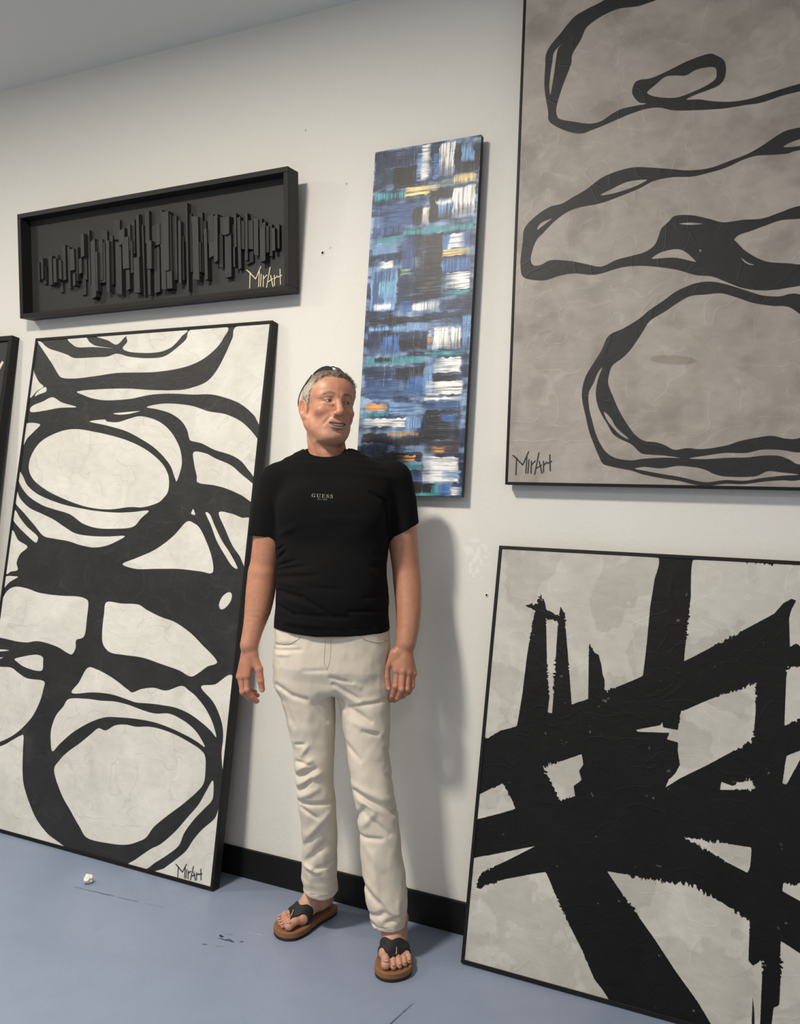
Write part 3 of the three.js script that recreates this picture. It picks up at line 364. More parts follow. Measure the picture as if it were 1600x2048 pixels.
const FOLDS = [[-0.2836,0.936,-0.2217,0.9452,0.0064,-2.5],[-0.2849,0.9212,-0.1985,0.9317,0.0064,-2],[-0.2818,0.9072,-0.2419,0.9115,0.0055,1.5],[-0.2733,0.8099,-0.2158,0.7818,0.0082,-5],[-0.2159,0.784,-0.1752,0.7751,0.0082,-3.5],[-0.1752,0.7751,-0.1107,0.7075,0.01,-3.5],[-0.1899,0.8667,-0.1187,0.8723,0.0073,-2],[-0.2563,0.7886,-0.2119,0.6846,0.0082,-3],[-0.1683,0.771,-0.158,0.6432,0.0183,2.5],[-0.2014,0.6255,-0.1773,0.6311,0.0064,-4],[-0.1957,0.5698,-0.1578,0.5682,0.0073,-5],[-0.1913,0.5216,-0.137,0.556,0.0082,-6.5],[-0.1891,0.4734,-0.1459,0.5203,0.0082,-6.5],[-0.1807,0.4387,-0.079,0.4453,0.0073,-5],[-0.1717,0.4225,-0.1228,0.3985,0.0073,-5],[-0.1941,0.5444,-0.1497,0.5818,0.01,5],[-0.1889,0.4985,-0.1205,0.5414,0.01,5],[-0.1841,0.457,-0.1263,0.4905,0.011,4],[-0.1819,0.5978,-0.1658,0.6251,0.0082,4],[-0.1477,0.3361,-0.0857,0.409,0.0119,5],[-0.1582,0.2919,-0.1234,0.3372,0.0091,-4],[-0.1544,0.2311,-0.0969,0.3035,0.011,-6],[-0.1226,0.2186,-0.0665,0.2416,0.0073,-5],[-0.1628,0.2255,-0.1089,0.2114,0.0091,6],[-0.1036,0.2683,-0.0722,0.1912,0.0119,4],[-0.1387,0.1926,-0.128,0.1627,0.0091,3],[-0.1189,0.3724,-0.0698,0.296,0.0137,-3],[-0.1018,0.8522,-0.0383,0.84,0.0073,-4.5],[-0.0915,0.8305,-0.0128,0.7879,0.0082,-5.5],[-0.0833,0.8065,-0.053,0.7503,0.0082,-4],[-0.0634,0.8467,-0.0129,0.8271,0.01,3.5],[-0.0752,0.8203,-0.0095,0.7703,0.01,3],[-0.0357,0.7592,0.0293,0.7213,0.0082,-5],[-0.0226,0.7652,0.0792,0.7883,0.0073,-3],[0.0087,0.6905,0.054,0.6826,0.0073,-3.5],[-0.0423,0.6468,0.0027,0.6048,0.0082,-3.5],[-0.0333,0.7203,0.0673,0.6855,0.0119,3],[-0.0103,0.7836,0.0613,0.7873,0.0091,2],[-0.0025,0.5053,0.1194,0.4442,0.0091,-7.5],[0.0079,0.4816,0.0988,0.4529,0.011,5],[0.0301,0.4453,0.105,0.3851,0.0091,-5],[0.0071,0.42,0.0268,0.4627,0.0091,-5],[0.0146,0.369,0.0856,0.3732,0.0073,-4.5],[0.0213,0.4053,0.0546,0.4464,0.011,4],[-0.0169,0.5222,0.0968,0.4881,0.0119,4],[0.0339,0.3445,0.0908,0.2858,0.0119,2.5],[0.0926,0.5584,0.112,0.5329,0.0073,-3],[0.0791,0.6374,0.0985,0.6118,0.0073,-3],[0.0616,0.3283,0.0852,0.1546,0.011,2],[0.0361,0.2239,0.1223,0.1536,0.011,-8],[0.0459,0.2243,0.1285,0.1603,0.0119,5],[0.0982,0.1719,0.1526,0.1421,0.01,5],[0.0646,0.1312,0.1027,0.1512,0.0091,-6],[0.1109,0.1242,0.1559,0.1406,0.0082,-5],[0.0724,0.1097,0.086,0.1006,0.0073,-4],[0.147,0.1805,0.1566,0.1294,0.0091,3],[0.0838,0.1391,0.1182,0.1116,0.01,3]];
const SHIRT_FOLDS = [[-0.3015,1.2377,-0.28,1.2528,0.0049,-4],[-0.2981,1.2119,-0.2688,1.2396,0.0056,-5],[-0.2932,1.1897,-0.2359,1.2103,0.0056,-5],[-0.2924,1.1759,-0.2003,1.195,0.0064,-5.5],[-0.2926,1.1535,-0.164,1.1677,0.0071,-5],[-0.2882,1.1106,-0.208,1.0978,0.0071,-6],[-0.208,1.0978,-0.1224,1.0543,0.0078,-6],[-0.2916,1.138,-0.2171,1.1318,0.0078,4],[-0.2851,1.0625,-0.2252,1.0417,0.0071,-6],[-0.2252,1.0417,-0.0595,1.044,0.0078,-5],[-0.1824,1.1303,-0.0855,1.1289,0.0071,-4],[-0.2695,1.0875,-0.1786,1.0684,0.0092,4],[-0.0606,1.0612,0.0636,1.0715,0.0064,-4.5],[-0.0356,1.2218,0.0304,1.1631,0.0106,3],[-0.0136,1.4356,0.0296,1.4138,0.0064,-5],[0.0313,1.4139,0.0436,1.3238,0.0064,-5],[-0.3266,1.3855,-0.3135,1.3167,0.0064,-5],[-0.2546,1.016,-0.1268,1.0127,0.0085,3.5],[0.0459,1.2543,0.0121,1.2384,0.0064,-3],[0.0516,1.2164,0.0003,1.203,0.0064,-3],[0.0623,1.1234,-0.0113,1.1054,0.0071,-3.5],[-0.2962,1.29,-0.2424,1.314,0.0106,3],[-0.1474,1.3474,-0.0257,1.3476,0.0141,3]];
const HEM = [[-0.29,0.9864],[-0.2255,0.979],[-0.1581,0.9765],[-0.0723,0.9816],[0.0307,0.9914],[0.0743,0.9985]];
const PRINT = [-0.1625,1.4138,0.05];
const FLY = [[-0.1268,0.9722],[-0.1272,0.928],[-0.1253,0.8973],[-0.1151,0.8758]];
const FLY2 = [[-0.11,0.9731],[-0.1082,0.9291],[-0.1098,0.8981],[-0.1173,0.8757]];
const POCKETS = [[[-0.2864,0.9481],[-0.2652,0.9439],[-0.2388,0.9485],[-0.2173,0.9607],[-0.2046,0.9712]],[[-0.02,0.9857],[0.0054,0.9728],[0.0371,0.9679],[0.0706,0.9697]]];
const HEMS = [[[-0.1507,0.1342],[-0.1304,0.1319],[-0.1061,0.1275],[-0.0819,0.1262],[-0.0579,0.1288],[-0.0405,0.1343]],[[0.0724,0.1023],[0.0871,0.1058],[0.1064,0.1094],[0.1293,0.1104],[0.1523,0.1097],[0.1627,0.109]]];
const HEMLINE = [[[-0.1514,0.1207],[-0.1296,0.1177],[-0.1052,0.1138],[-0.081,0.1128],[-0.0571,0.1154],[-0.0393,0.128]],[[0.0744,0.089],[0.0879,0.0918],[0.1072,0.0954],[0.1301,0.0964],[0.1531,0.0951],[0.1634,0.0961]]];
const V = (x, y, z) => [x, y, z];
const len = (x, y, z) => Math.sqrt(x * x + y * y + z * z);
const smin = (a, b, k) => { const h = Math.max(k - Math.abs(a - b), 0) / k; return Math.min(a, b) - h * h * k * 0.25; };
const smax = (a, b, k) => -smin(-a, -b, k);
function bone(x, y, z, a, b, r1, r2) {
  const bx = b[0] - a[0], by = b[1] - a[1], bz = b[2] - a[2], px = x - a[0], py = y - a[1], pz = z - a[2];
  const h = clamp((px * bx + py * by + pz * bz) / (bx * bx + by * by + bz * bz));
  return len(px - bx * h, py - by * h, pz - bz * h) - (r1 + (r2 - r1) * h);
}
function egg(x, y, z, c, r) {
  const px = (x - c[0]) / r[0], py = (y - c[1]) / r[1], pz = (z - c[2]) / r[2], k = len(px, py, pz);
  return k < 1e-6 ? -Math.min(...r) : (k * (k - 1)) / len(px / r[0], py / r[1], pz / r[2]);
}
// a body of elliptic slices [y, cx, cz, half width, half depth], turned by yaw, exponent p
function slices(table, yaw = 0, p = 2.3) {
  const c = Math.cos(yaw), s = Math.sin(yaw), n = table.length;
  return (x, y, z, grow = 0) => {
    let i = 0; while (i < n - 2 && y > table[i + 1][0]) i++;
    const A = table[i], B = table[i + 1], t = clamp((y - A[0]) / (B[0] - A[0])), e = t * t * (3 - 2 * t) * 0.5 + t * 0.5;
    const cx = A[1] + (B[1] - A[1]) * e, cz = A[2] + (B[2] - A[2]) * e, a = A[3] + (B[3] - A[3]) * e + grow, b = A[4] + (B[4] - A[4]) * e + grow;
    const dx = x - cx, dz = z - cz, u = Math.abs(c * dx - s * dz) / a, w = Math.abs(s * dx + c * dz) / b;
    const k = Math.pow(Math.pow(u, p) + Math.pow(w, p), 1 / p);
    return (k - 1) * Math.min(a, b) * 0.92;
  };
}
// surface nets over f in the box lo..hi, cells of size h, then pulled onto the surface
function skinMesh(f, lo, hi, h, colour, uvScale = 1, keep) {
  const n = [0, 1, 2].map((k) => Math.ceil((hi[k] - lo[k]) / h) + 1), N = n[0] * n[1] * n[2], F = new Float32Array(N), at = (i, j, k) => (k * n[1] + j) * n[0] + i;
  const S = 4;
  for (let K = 0; K < n[2]; K += S) for (let J = 0; J < n[1]; J += S) for (let I = 0; I < n[0]; I += S) {
    const c = f(lo[0] + (I + 1.5) * h, lo[1] + (J + 1.5) * h, lo[2] + (K + 1.5) * h), far = Math.abs(c) > h * 6.5;
    for (let k = K; k < Math.min(K + S, n[2]); k++) for (let j = J; j < Math.min(J + S, n[1]); j++) for (let i = I; i < Math.min(I + S, n[0]); i++)
      F[at(i, j, k)] = far ? c : f(lo[0] + i * h, lo[1] + j * h, lo[2] + k * h);
  }
  const id = new Int32Array(N).fill(-1), pos = [];
  const e = h * 0.35, grad = (x, y, z) => [f(x + e, y, z) - f(x - e, y, z), f(x, y + e, z) - f(x, y - e, z), f(x, y, z + e) - f(x, y, z - e)];
  for (let k = 0; k < n[2] - 1; k++) for (let j = 0; j < n[1] - 1; j++) for (let i = 0; i < n[0] - 1; i++) {
    let m = 0; const v = [];
    for (let q = 0; q < 8; q++) { const val = F[at(i + (q & 1), j + ((q >> 1) & 1), k + (q >> 2))]; v.push(val); if (val < 0) m |= 1 << q; }
    if (m === 0 || m === 255) continue;
    let sx = 0, sy = 0, sz = 0, cnt = 0;
    for (let a = 0; a < 8; a++) for (const bit of [1, 2, 4]) { const b = a | bit; if (b === a || (v[a] < 0) === (v[b] < 0)) continue; const t = v[a] / (v[a] - v[b]); sx += (a & 1) + (bit === 1 ? t : 0); sy += ((a >> 1) & 1) + (bit === 2 ? t : 0); sz += (a >> 2) + (bit === 4 ? t : 0); cnt++; }
    id[at(i, j, k)] = pos.length / 3; pos.push(lo[0] + (i + sx / cnt) * h, lo[1] + (j + sy / cnt) * h, lo[2] + (k + sz / cnt) * h);
  }
  const nv = pos.length / 3, nor = new Float32Array(nv * 3), col = colour ? new Float32Array(nv * 3) : null, uv = new Float32Array(nv * 2);
  for (let q = 0; q < nv; q++) {
    let x = pos[q * 3], y = pos[q * 3 + 1], z = pos[q * 3 + 2], g = [0, 1, 0];
    for (let it = 0; it < 2; it++) {
      g = grad(x, y, z); const l2 = (g[0] ** 2 + g[1] ** 2 + g[2] ** 2) / (4 * e * e); if (l2 < 0.02) break;
      const d = clamp(f(x, y, z) / Math.sqrt(l2), -h * 0.6, h * 0.6), l = Math.hypot(...g) || 1; x -= (g[0] / l) * d; y -= (g[1] / l) * d; z -= (g[2] / l) * d;
    }
    g = grad(x, y, z); const l = Math.hypot(...g) || 1; pos[q * 3] = x; pos[q * 3 + 1] = y; pos[q * 3 + 2] = z;
    nor.set([g[0] / l, g[1] / l, g[2] / l], q * 3); uv.set([(x + z) * uvScale, y * uvScale], q * 2); if (col) col.set(colour(x, y, z, g[0] / l, g[1] / l, g[2] / l), q * 3);
  }
  const idx = [];
  const quad = (a, b, c, d, flip) => { if (a < 0 || b < 0 || c < 0 || d < 0) return; if (keep && !keep(pos[a * 3], pos[a * 3 + 1], pos[a * 3 + 2])) return; flip ? idx.push(a, c, b, a, d, c) : idx.push(a, b, c, a, c, d); };
  for (let k = 1; k < n[2] - 1; k++) for (let j = 1; j < n[1] - 1; j++) for (let i = 1; i < n[0] - 1; i++) {
    const s0 = F[at(i, j, k)] < 0;
    if (s0 !== F[at(i + 1, j, k)] < 0) quad(id[at(i, j - 1, k - 1)], id[at(i, j, k - 1)], id[at(i, j, k)], id[at(i, j - 1, k)], !s0);
    if (s0 !== F[at(i, j + 1, k)] < 0) quad(id[at(i - 1, j, k - 1)], id[at(i - 1, j, k)], id[at(i, j, k)], id[at(i, j, k - 1)], !s0);
    if (s0 !== F[at(i, j, k + 1)] < 0) quad(id[at(i - 1, j - 1, k)], id[at(i, j - 1, k)], id[at(i, j, k)], id[at(i - 1, j, k)], !s0);
  }
  const G = new THREE.BufferGeometry();
  G.setAttribute('position', new THREE.Float32BufferAttribute(pos, 3)); G.setAttribute('normal', new THREE.BufferAttribute(nor, 3)); G.setAttribute('uv', new THREE.BufferAttribute(uv, 2));
  if (col) G.setAttribute('color', new THREE.BufferAttribute(col, 3));
  G.setIndex(idx);
  return G;
}
const tidy = (table) => table.map((r) => r.slice());
const man = thing('person', 'man in black T-shirt, beige trousers and flip-flops standing against the wall, looking sideways', 'person', [-1.24, 0, 0.3]);
man.rotation.y = 0.47326;

// --- feet and sandals: each foot lies along u from the heel (u = 0) to the toes, w points to the big toe side
const SOLE = 0.027;
const FEET = [
  { heel: [-0.068, -0.268], dir: [-0.58, 0.815], side: 1 },     // his right foot, turned out, near the wall
  { heel: [0.142, -0.075], dir: [-0.01, 1.0], side: -1 },       // his left foot, forward
].map((q) => {
  const l = Math.hypot(...q.dir), u = [q.dir[0] / l, q.dir[1] / l], w = q.side > 0 ? [u[1], -u[0]] : [-u[1], u[0]];
  q.to = (x, z) => { const dx = x - q.heel[0], dz = z - q.heel[1]; return [dx * u[0] + dz * u[1], dx * w[0] + dz * w[1]]; };
  q.from = (a, b) => [q.heel[0] + a * u[0] + b * w[0], q.heel[1] + a * u[1] + b * w[1]];
  return q;
});
const TOES = [[0.196, 0.027, 0.249, 0.025, 0.0135, 0.0140], [0.200, 0.005, 0.250, 0.002, 0.0095, 0.0092], [0.194, -0.012, 0.240, -0.016, 0.009, 0.0086], [0.184, -0.028, 0.226, -0.032, 0.0085, 0.0082], [0.170, -0.042, 0.208, -0.046, 0.0085, 0.0082]];
function footField(u, w, y) {                       // y above the footbed
  let d = bone(u, y, w, [0.032, 0.028, 0], [0.075, 0.035, 0.002], 0.029, 0.03);
  d = smin(d, bone(u, y, w, [0.075, 0.045, 0.004], [0.185, 0.018, 0.018], 0.033, 0.019), 0.02);
  d = smin(d, bone(u, y, w, [0.07, 0.03, -0.012], [0.168, 0.014, -0.03], 0.027, 0.0165), 0.025);
  d = smin(d, bone(u, y, w, [0.09, 0.08, 0.002], [0.165, 0.03, 0.006], 0.029, 0.019), 0.03);
  d = smin(d, bone(u, y, w, [0.186, 0.0175, 0.027], [0.19, 0.017, 0.02], 0.0195, 0.017), 0.012);
  d = smin(d, bone(u, y, w, [0.068, 0.05, 0], [0.075, 0.19, 0], 0.034, 0.038), 0.025);
  d = smin(d, bone(u, y, w, [0.065, 0.085, 0.032], [0.066, 0.078, 0.032], 0.011, 0.011), 0.018);
  d = smin(d, bone(u, y, w, [0.058, 0.075, -0.032], [0.058, 0.07, -0.032], 0.011, 0.011), 0.018);
  for (let i = 0; i < 5; i++) {
    const [a, b, c, e, r1, r2] = TOES[i], mid = (a + c) / 2;
    let t = bone(u, y, w, [a, r1 + 0.003, b], [mid, r1 + 0.0055, (b + e) / 2], r1, r1 * 0.92);
    t = smin(t, bone(u, y, w, [mid, r1 + 0.0055, (b + e) / 2], [c, r2, e], r1 * 0.92, r2), 0.004);
    const nail = egg(u, y, w, [c + 0.004, r2 * 1.95, e], [0.007, 0.0025, r2 * 0.62]);
    t = smin(t, nail, 0.0015);
    d = smin(d, t, i ? 0.004 : 0.006);
  }
  return Math.max(d, -y + 0.0005);
}
const feetField = (x, y, z) => { let d = 9; for (const q of FEET) { const [u, w] = q.to(x, z); if (u < -0.08 || u > 0.36 || Math.abs(w) > 0.12) { d = Math.min(d, Math.max(Math.abs(w) - 0.07, Math.abs(u - 0.13) - 0.16, 0.02)); continue; } d = Math.min(d, footField(u, w, y - SOLE)); } return d; };

// --- hands
function handField(H, x, y, z) {
  const w = H.wrist[0], R = { index: [0.0102, 0.0094, 0.0084, 0.0074], middle: [0.0104, 0.0096, 0.0086, 0.0076], ring: [0.0098, 0.009, 0.0082, 0.0072], pinky: [0.009, 0.0078, 0.007, 0.0062] };
  if (len(x - w[0], y - w[1] + 0.1, z - w[2]) > 0.19) return len(x - w[0], y - w[1] + 0.1, z - w[2]) - 0.15;
  let d = 9;
  for (const k of ['index', 'middle', 'ring', 'pinky']) d = smin(d, bone(x, y, z, w, H[k][0], 0.0155, 0.0128), 0.010);
  d = smin(d, bone(x, y, z, H.thumb[0], H.index[0], 0.014, 0.011), 0.014);
  d = smin(d, bone(x, y, z, w, H.thumb[0], 0.017, 0.0165), 0.012);
  let t = bone(x, y, z, H.thumb[0], H.thumb[1], 0.0165, 0.0125);
  t = smin(t, bone(x, y, z, H.thumb[1], H.thumb[2], 0.0122, 0.0108), 0.005); t = smin(t, bone(x, y, z, H.thumb[2], H.thumb[3], 0.0108, 0.0092), 0.004);
  d = smin(d, t, 0.01);
  for (const k of ['index', 'middle', 'ring', 'pinky']) {
    const p = H[k], r = R[k];
    let f = bone(x, y, z, p[0], p[1], r[0] * 1.05, r[1]); f = smin(f, len(x - p[0][0], y - p[0][1], z - p[0][2]) - r[0] * 1.18, 0.004);
    f = smin(f, len(x - p[1][0], y - p[1][1], z - p[1][2]) - r[1] * 1.1, 0.003);
    f = smin(f, bone(x, y, z, p[1], p[2], r[1], r[2]), 0.003); f = smin(f, bone(x, y, z, p[2], p[3], r[2], r[3]), 0.003);
    d = smin(d, f, 0.0045);
  }
  return d;
}
// --- head, in head coordinates: eye level y = 0, nose to +z, his left is +x; then turned to the photographer's right and tipped up
const HYAW = 0.42, HPITCH = -0.05, HC = HEAD;
const cy = Math.cos(HYAW), sy = Math.sin(HYAW), cp = Math.cos(HPITCH), sp = Math.sin(HPITCH);
function toHead(x, y, z) { x -= HC[0]; y -= HC[1]; z -= HC[2]; const a = cy * x - sy * z, b = sy * x + cy * z; return [a, cp * y + sp * b, -sp * y + cp * b]; }
function fromHead(a, b, c) { const y = cp * b - sp * c, q = sp * b + cp * c; return [HC[0] + cy * a + sy * q, HC[1] + y, HC[2] - sy * a + cy * q]; }
function headField(a, y, z) {
  const s = Math.abs(a);
  let d = egg(a, y, z, [0, 0.026, -0.014], [0.0785, 0.079, 0.098]);
  d = smin(d, egg(a, y, z, [0, 0.036, 0.03], [0.069, 0.056, 0.058]), 0.03);
  d = smin(d, egg(a, y, z, [0, -0.05, 0.02], [0.064, 0.072, 0.066]), 0.032);
  d = smin(d, bone(s, y, z, [0.056, -0.064, -0.004], [0.026, -0.11, 0.056], 0.022, 0.018), 0.03);
  d = smin(d, egg(a, y, z, [0, -0.111, 0.067], [0.027, 0.02, 0.022]), 0.02);
  d = smin(d, egg(a, y, z, [0, -0.118, 0.02], [0.042, 0.016, 0.036]), 0.025);                      // under the chin
  d = smin(d, egg(s, y, z, [0.043, -0.033, 0.0575], [0.023, 0.017, 0.02]), 0.022);                // smiling cheeks
  d = smin(d, bone(s, y, z, [0.008, 0.017, 0.0855], [0.05, 0.0145, 0.0645], 0.0085, 0.0085), 0.014);  // brow
  d = smax(d, -egg(s, y, z, [0.031, -0.0005, 0.097], [0.0185, 0.0108, 0.017]), 0.01);                 // eye socket
  d = smin(d, len(s - 0.032, y + 0.002, z - 0.0695) - 0.0138, 0.003);                             // lids over the eyeball
  d = smin(d, bone(s, y, z, [0.019, -0.0135, 0.083], [0.045, -0.0125, 0.073], 0.0038, 0.003), 0.007); // lower lid pouch
  d = smax(d, -bone(s, y, z, [0.051, -0.004, 0.0725], [0.062, -0.009, 0.059], 0.0006, 0.0005), 0.003);  // crow's feet
  d = smax(d, -bone(s, y, z, [0.051, 0.0, 0.0725], [0.062, 0.003, 0.06], 0.0006, 0.0005), 0.003);
  d = smax(d, -egg(s, y - (s - 0.032) * -0.08, z, [0.032, -0.0026, 0.087], [0.0132, 0.0035, 0.012]), 0.0015); // the narrow opening
  // nose
  d = smin(d, bone(a, y, z, [0, 0.008, 0.084], [0, -0.036, 0.106], 0.0088, 0.0112), 0.012);
  d = smin(d, egg(a, y, z, [0, -0.0415, 0.107], [0.0142, 0.0112, 0.0125]), 0.007);
  d = smin(d, egg(s, y, z, [0.0145, -0.0455, 0.096], [0.0085, 0.008, 0.0105]), 0.005);
  d = smax(d, -egg(s, y, z, [0.0075, -0.0545, 0.102], [0.0042, 0.0038, 0.0058]), 0.003);
  // mouth in a smile: lips, the dark gap with teeth, folds from the nose to the corners
  const smile = s * s * 8;                         // corners lifted
  d = smin(d, egg(a, y, z, [0, -0.072, 0.07], [0.038, 0.026, 0.024]), 0.02);
  d = smin(d, egg(a, y - smile, z + s * s * 9, [0, -0.0725, 0.0935], [0.027, 0.0036, 0.006]), 0.005);
  d = smin(d, egg(a, y - smile, z + s * s * 9, [0, -0.0895, 0.0915], [0.024, 0.005, 0.0065]), 0.006);
  d = smax(d, -egg(a, y - smile, z + s * s * 10, [0, -0.0805, 0.0965], [0.0285, 0.0044, 0.0145]), 0.002);
  d = smax(d, -bone(s, y, z, [0.021, -0.046, 0.0955], [0.044, -0.078, 0.0755], 0.0032, 0.004), 0.008);
  d = smax(d, -egg(a, y, z, [0, -0.1, 0.096], [0.02, 0.0045, 0.008]), 0.008);
  // ears: helix, hollow, lobe, standing off the head
  // the flap turns about its front edge (z = 0.004), 28 degrees out from the head
  const fx = s - 0.0725, fz = z - 0.004, eu = fx * 0.883 + fz * 0.469, ev = -(fz * 0.883 - fx * 0.469), et = ev - (y + 0.02) * 0.2, ey = y + 0.02; // eu off the flap, et backwards along it
  let ear = egg(eu, ey, et, [0.004, 0, 0.017], [0.009, 0.0335, 0.0195]);
  ear = smax(ear, -egg(eu, ey, et, [0.0125, 0.004, 0.0155], [0.0085, 0.0245, 0.0125]), 0.003);
  ear = smin(ear, egg(eu, ey, et, [0.003, -0.0285, 0.009], [0.0062, 0.009, 0.0085]), 0.005);
  ear = smin(ear, egg(eu, ey, et, [0.006, -0.004, 0.003], [0.004, 0.0075, 0.004]), 0.004);
  ear = smin(ear, bone(eu, ey, et, [0.0045, 0.016, 0.013], [0.005, -0.012, 0.021], 0.0026, 0.0028), 0.004);
  d = smin(d, ear, 0.006);
  return d;
}
function neckField(x, y, z) {
  let d = bone(x, y, z, NECK[0], NECK[1], 0.061, 0.064);
  d = smin(d, bone(x, y, z, [NECK[1][0] - 0.02, NECK[1][1], NECK[1][2]], [NECK[1][0] - 0.085, NECK[1][1] - 0.05, NECK[1][2] - 0.02], 0.036, 0.02), 0.03);
  d = smin(d, bone(x, y, z, [NECK[1][0] + 0.02, NECK[1][1], NECK[1][2]], [NECK[1][0] + 0.085, NECK[1][1] - 0.045, NECK[1][2] - 0.02], 0.036, 0.02), 0.03);
  const ear = fromHead(-0.068, -0.05, -0.015), notch = [NECK[1][0] + 0.012, NECK[1][1] - 0.022, NECK[1][2] + 0.062];
  d = smin(d, bone(x, y, z, ear, notch, 0.014, 0.009), 0.02);       // the neck muscle stretched by the turned head
  return d;
}
const fineArm = (A) => { const c = new THREE.CatmullRomCurve3(A.map((q) => new THREE.Vector3(q[0], q[1], q[2]))), r = new THREE.CatmullRomCurve3(A.map((q) => new THREE.Vector3(q[3], 0, 0)), false, 'catmullrom'), out = []; for (let i = 0; i <= 26; i++) { const p = c.getPoint(i / 26); out.push([p.x, p.y, p.z, r.getPoint(i / 26).x]); } return out; };
const ARM_FINE = new Map([[ARM_R, fineArm(ARM_R)], [ARM_L, fineArm(ARM_L)]]);
const armField = (A, x, y, z) => { const F = ARM_FINE.get(A); let d = 9; for (let i = 0; i < F.length - 1; i++) d = Math.min(d, bone(x, y, z, F[i], F[i + 1], F[i][3], F[i + 1][3])); return d; };
const shirtSlices = slices(tidy(TORSO), -0.12, 2.5), pelvisSlices = slices(tidy(PELVIS), -0.12, 2.6), legR = slices(tidy(LEG_R), 0, 2.15), legL = slices(tidy(LEG_L), 0, 2.15);
const armR = (x, y, z) => { let d = armField(ARM_R, x, y, z); d = smin(d, bone(x, y, z, ARM_R[3], ARM_R[5], 0.044, 0.03), 0.02); return smin(d, handField(HAND_R, x, y, z), 0.01); };
const armL = (x, y, z) => { const d = armField(ARM_L, x, y, z); return smin(d, handField(HAND_L, x, y, z), 0.01); };
const headNeck = (x, y, z) => { const h = toHead(x, y, z); const far = len(h[0], h[1], h[2]); return smin(far > 0.2 ? far - 0.14 : headField(h[0], h[1], h[2]), neckField(x, y, z), 0.017); };
const trunk = (x, y, z) => Math.min(smax(smax(shirtSlices(x, y, z, -0.035), y - 1.40, 0.02), 0.97 - y, 0.02), legR(x, y, z, -0.016) + Math.max(0, y - 0.85), legL(x, y, z, -0.016) + Math.max(0, y - 0.85), smax(smax(pelvisSlices(x, y, z, -0.02), 0.86 - y, 0.02), y - 1.02, 0.02));

// skin tones (linear): warm base with blotches, red on ears, cheeks, nose and knuckles, grey beard shadow
const mixc = (a, b, t) => [a[0] + (b[0] - a[0]) * t, a[1] + (b[1] - a[1]) * t, a[2] + (b[2] - a[2]) * t];
const SK = { base: [0.55, 0.265, 0.162], red: [0.5, 0.19, 0.13], lip: [0.36, 0.15, 0.12], beard: [0.46, 0.27, 0.195], brow: [0.12, 0.075, 0.05], arm: [0.47, 0.212, 0.125], nail: [0.6, 0.36, 0.28], foot: [0.56, 0.31, 0.215], dark: [0.16, 0.06, 0.045] };
function blotch(c, x, y, z, k = 0.16) { const n = noise3(x * 90 + 50, y * 90 + 50, z * 90 + 50) * 0.6 + noise3(x * 260 + 90, y * 260, z * 260 + 70) * 0.4 - 0.5; return [c[0] * (1 + n * k), c[1] * (1 + n * k * 1.6), c[2] * (1 + n * k * 1.7)]; }
const spot = (d, r) => smooth(r, r * 0.25, d);
function headColour(x, y, z) {
  const [a, b, c] = toHead(x, y, z), s = Math.abs(a), smile = s * s * 8;
  let k = SK.base.slice();
  k = mixc(k, SK.red, 0.75 * spot(len(s - 0.05, b + 0.036, c - 0.062), 0.034));
  k = mixc(k, SK.red, 0.5 * spot(len(a, b + 0.042, c - 0.11), 0.02));
  k = mixc(k, SK.red, 0.7 * smooth(0.076, 0.084, s) * smooth(0.01, -0.01, c) * smooth(0.03, 0.01, b));
  k = mixc(k, SK.red, 0.45 * spot(len(a - 0.01, b - 0.045, (c - 0.08) * 0.7), 0.055));
  if (c > 0.03) k = mixc(k, SK.beard, 0.5 * smooth(-0.055, -0.066, b) * smooth(0.06, 0.03, s) * (0.6 + 0.6 * noise3(a * 500, b * 500, c * 500)));
  if (c > 0.06) {
    const lipD = Math.min(Math.hypot(a / 0.029, (b - smile + 0.0725) / 0.0042), Math.hypot(a / 0.026, (b - smile + 0.0895) / 0.006));
    k = mixc(k, SK.lip, 0.8 * smooth(1.15, 0.8, lipD));
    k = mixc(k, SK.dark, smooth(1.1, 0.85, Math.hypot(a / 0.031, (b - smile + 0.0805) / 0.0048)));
    const browD = Math.abs(b - 0.0185 + Math.max(0, s - 0.038) * 0.35 - 0.004 * Math.sin((s - 0.012) * 70)) / 0.0046;
    k = mixc(k, SK.brow, 0.9 * smooth(1.25, 0.6, browD) * smooth(0.011, 0.017, s) * smooth(0.056, 0.046, s) * (0.5 + 0.7 * noise3(a * 900, b * 500, c * 900)));
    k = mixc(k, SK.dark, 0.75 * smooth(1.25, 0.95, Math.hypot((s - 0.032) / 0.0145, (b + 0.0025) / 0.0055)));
    k = mixc(k, SK.dark, 0.6 * spot(len(s - 0.0065, b + 0.053, c - 0.104), 0.006));  // shade inside the nostrils, put into the skin colour
  }
  return blotch(k, x, y, z, 0.3);
}
const limbColour = (x, y, z) => {
  let k = y < 0.25 ? SK.foot.slice() : SK.arm.slice();
  if (y > 0.6 && y < 0.87) k = mixc(k, SK.red, 0.3);
  if (y > 0.2) k = mixc(k, SK.dark, 0.14 * smooth(0.78, 0.9, noise3(x * 210, y * 210, z * 210)));           // freckles
  else for (const q of FEET) { const [u, w] = q.to(x, z); for (const [, , c, e, , r2] of TOES) k = mixc(k, SK.nail, 0.9 * spot(len((u - c - 0.004) * 0.8, w - e, (y - SOLE - r2 * 2) * 1.5), 0.0075)); if (u > 0.18 && u < 0.3 && Math.abs(w) < 0.06) k = mixc(k, SK.red, 0.25); }
  for (const H of [HAND_R, HAND_L]) { const p = H.thumb[3]; k = mixc(k, SK.nail, 0.9 * spot(len(x - p[0], y - p[1] + 0.002, z - p[2] - 0.009), 0.009)); }
  return blotch(k, x, y, z, 0.22);
};
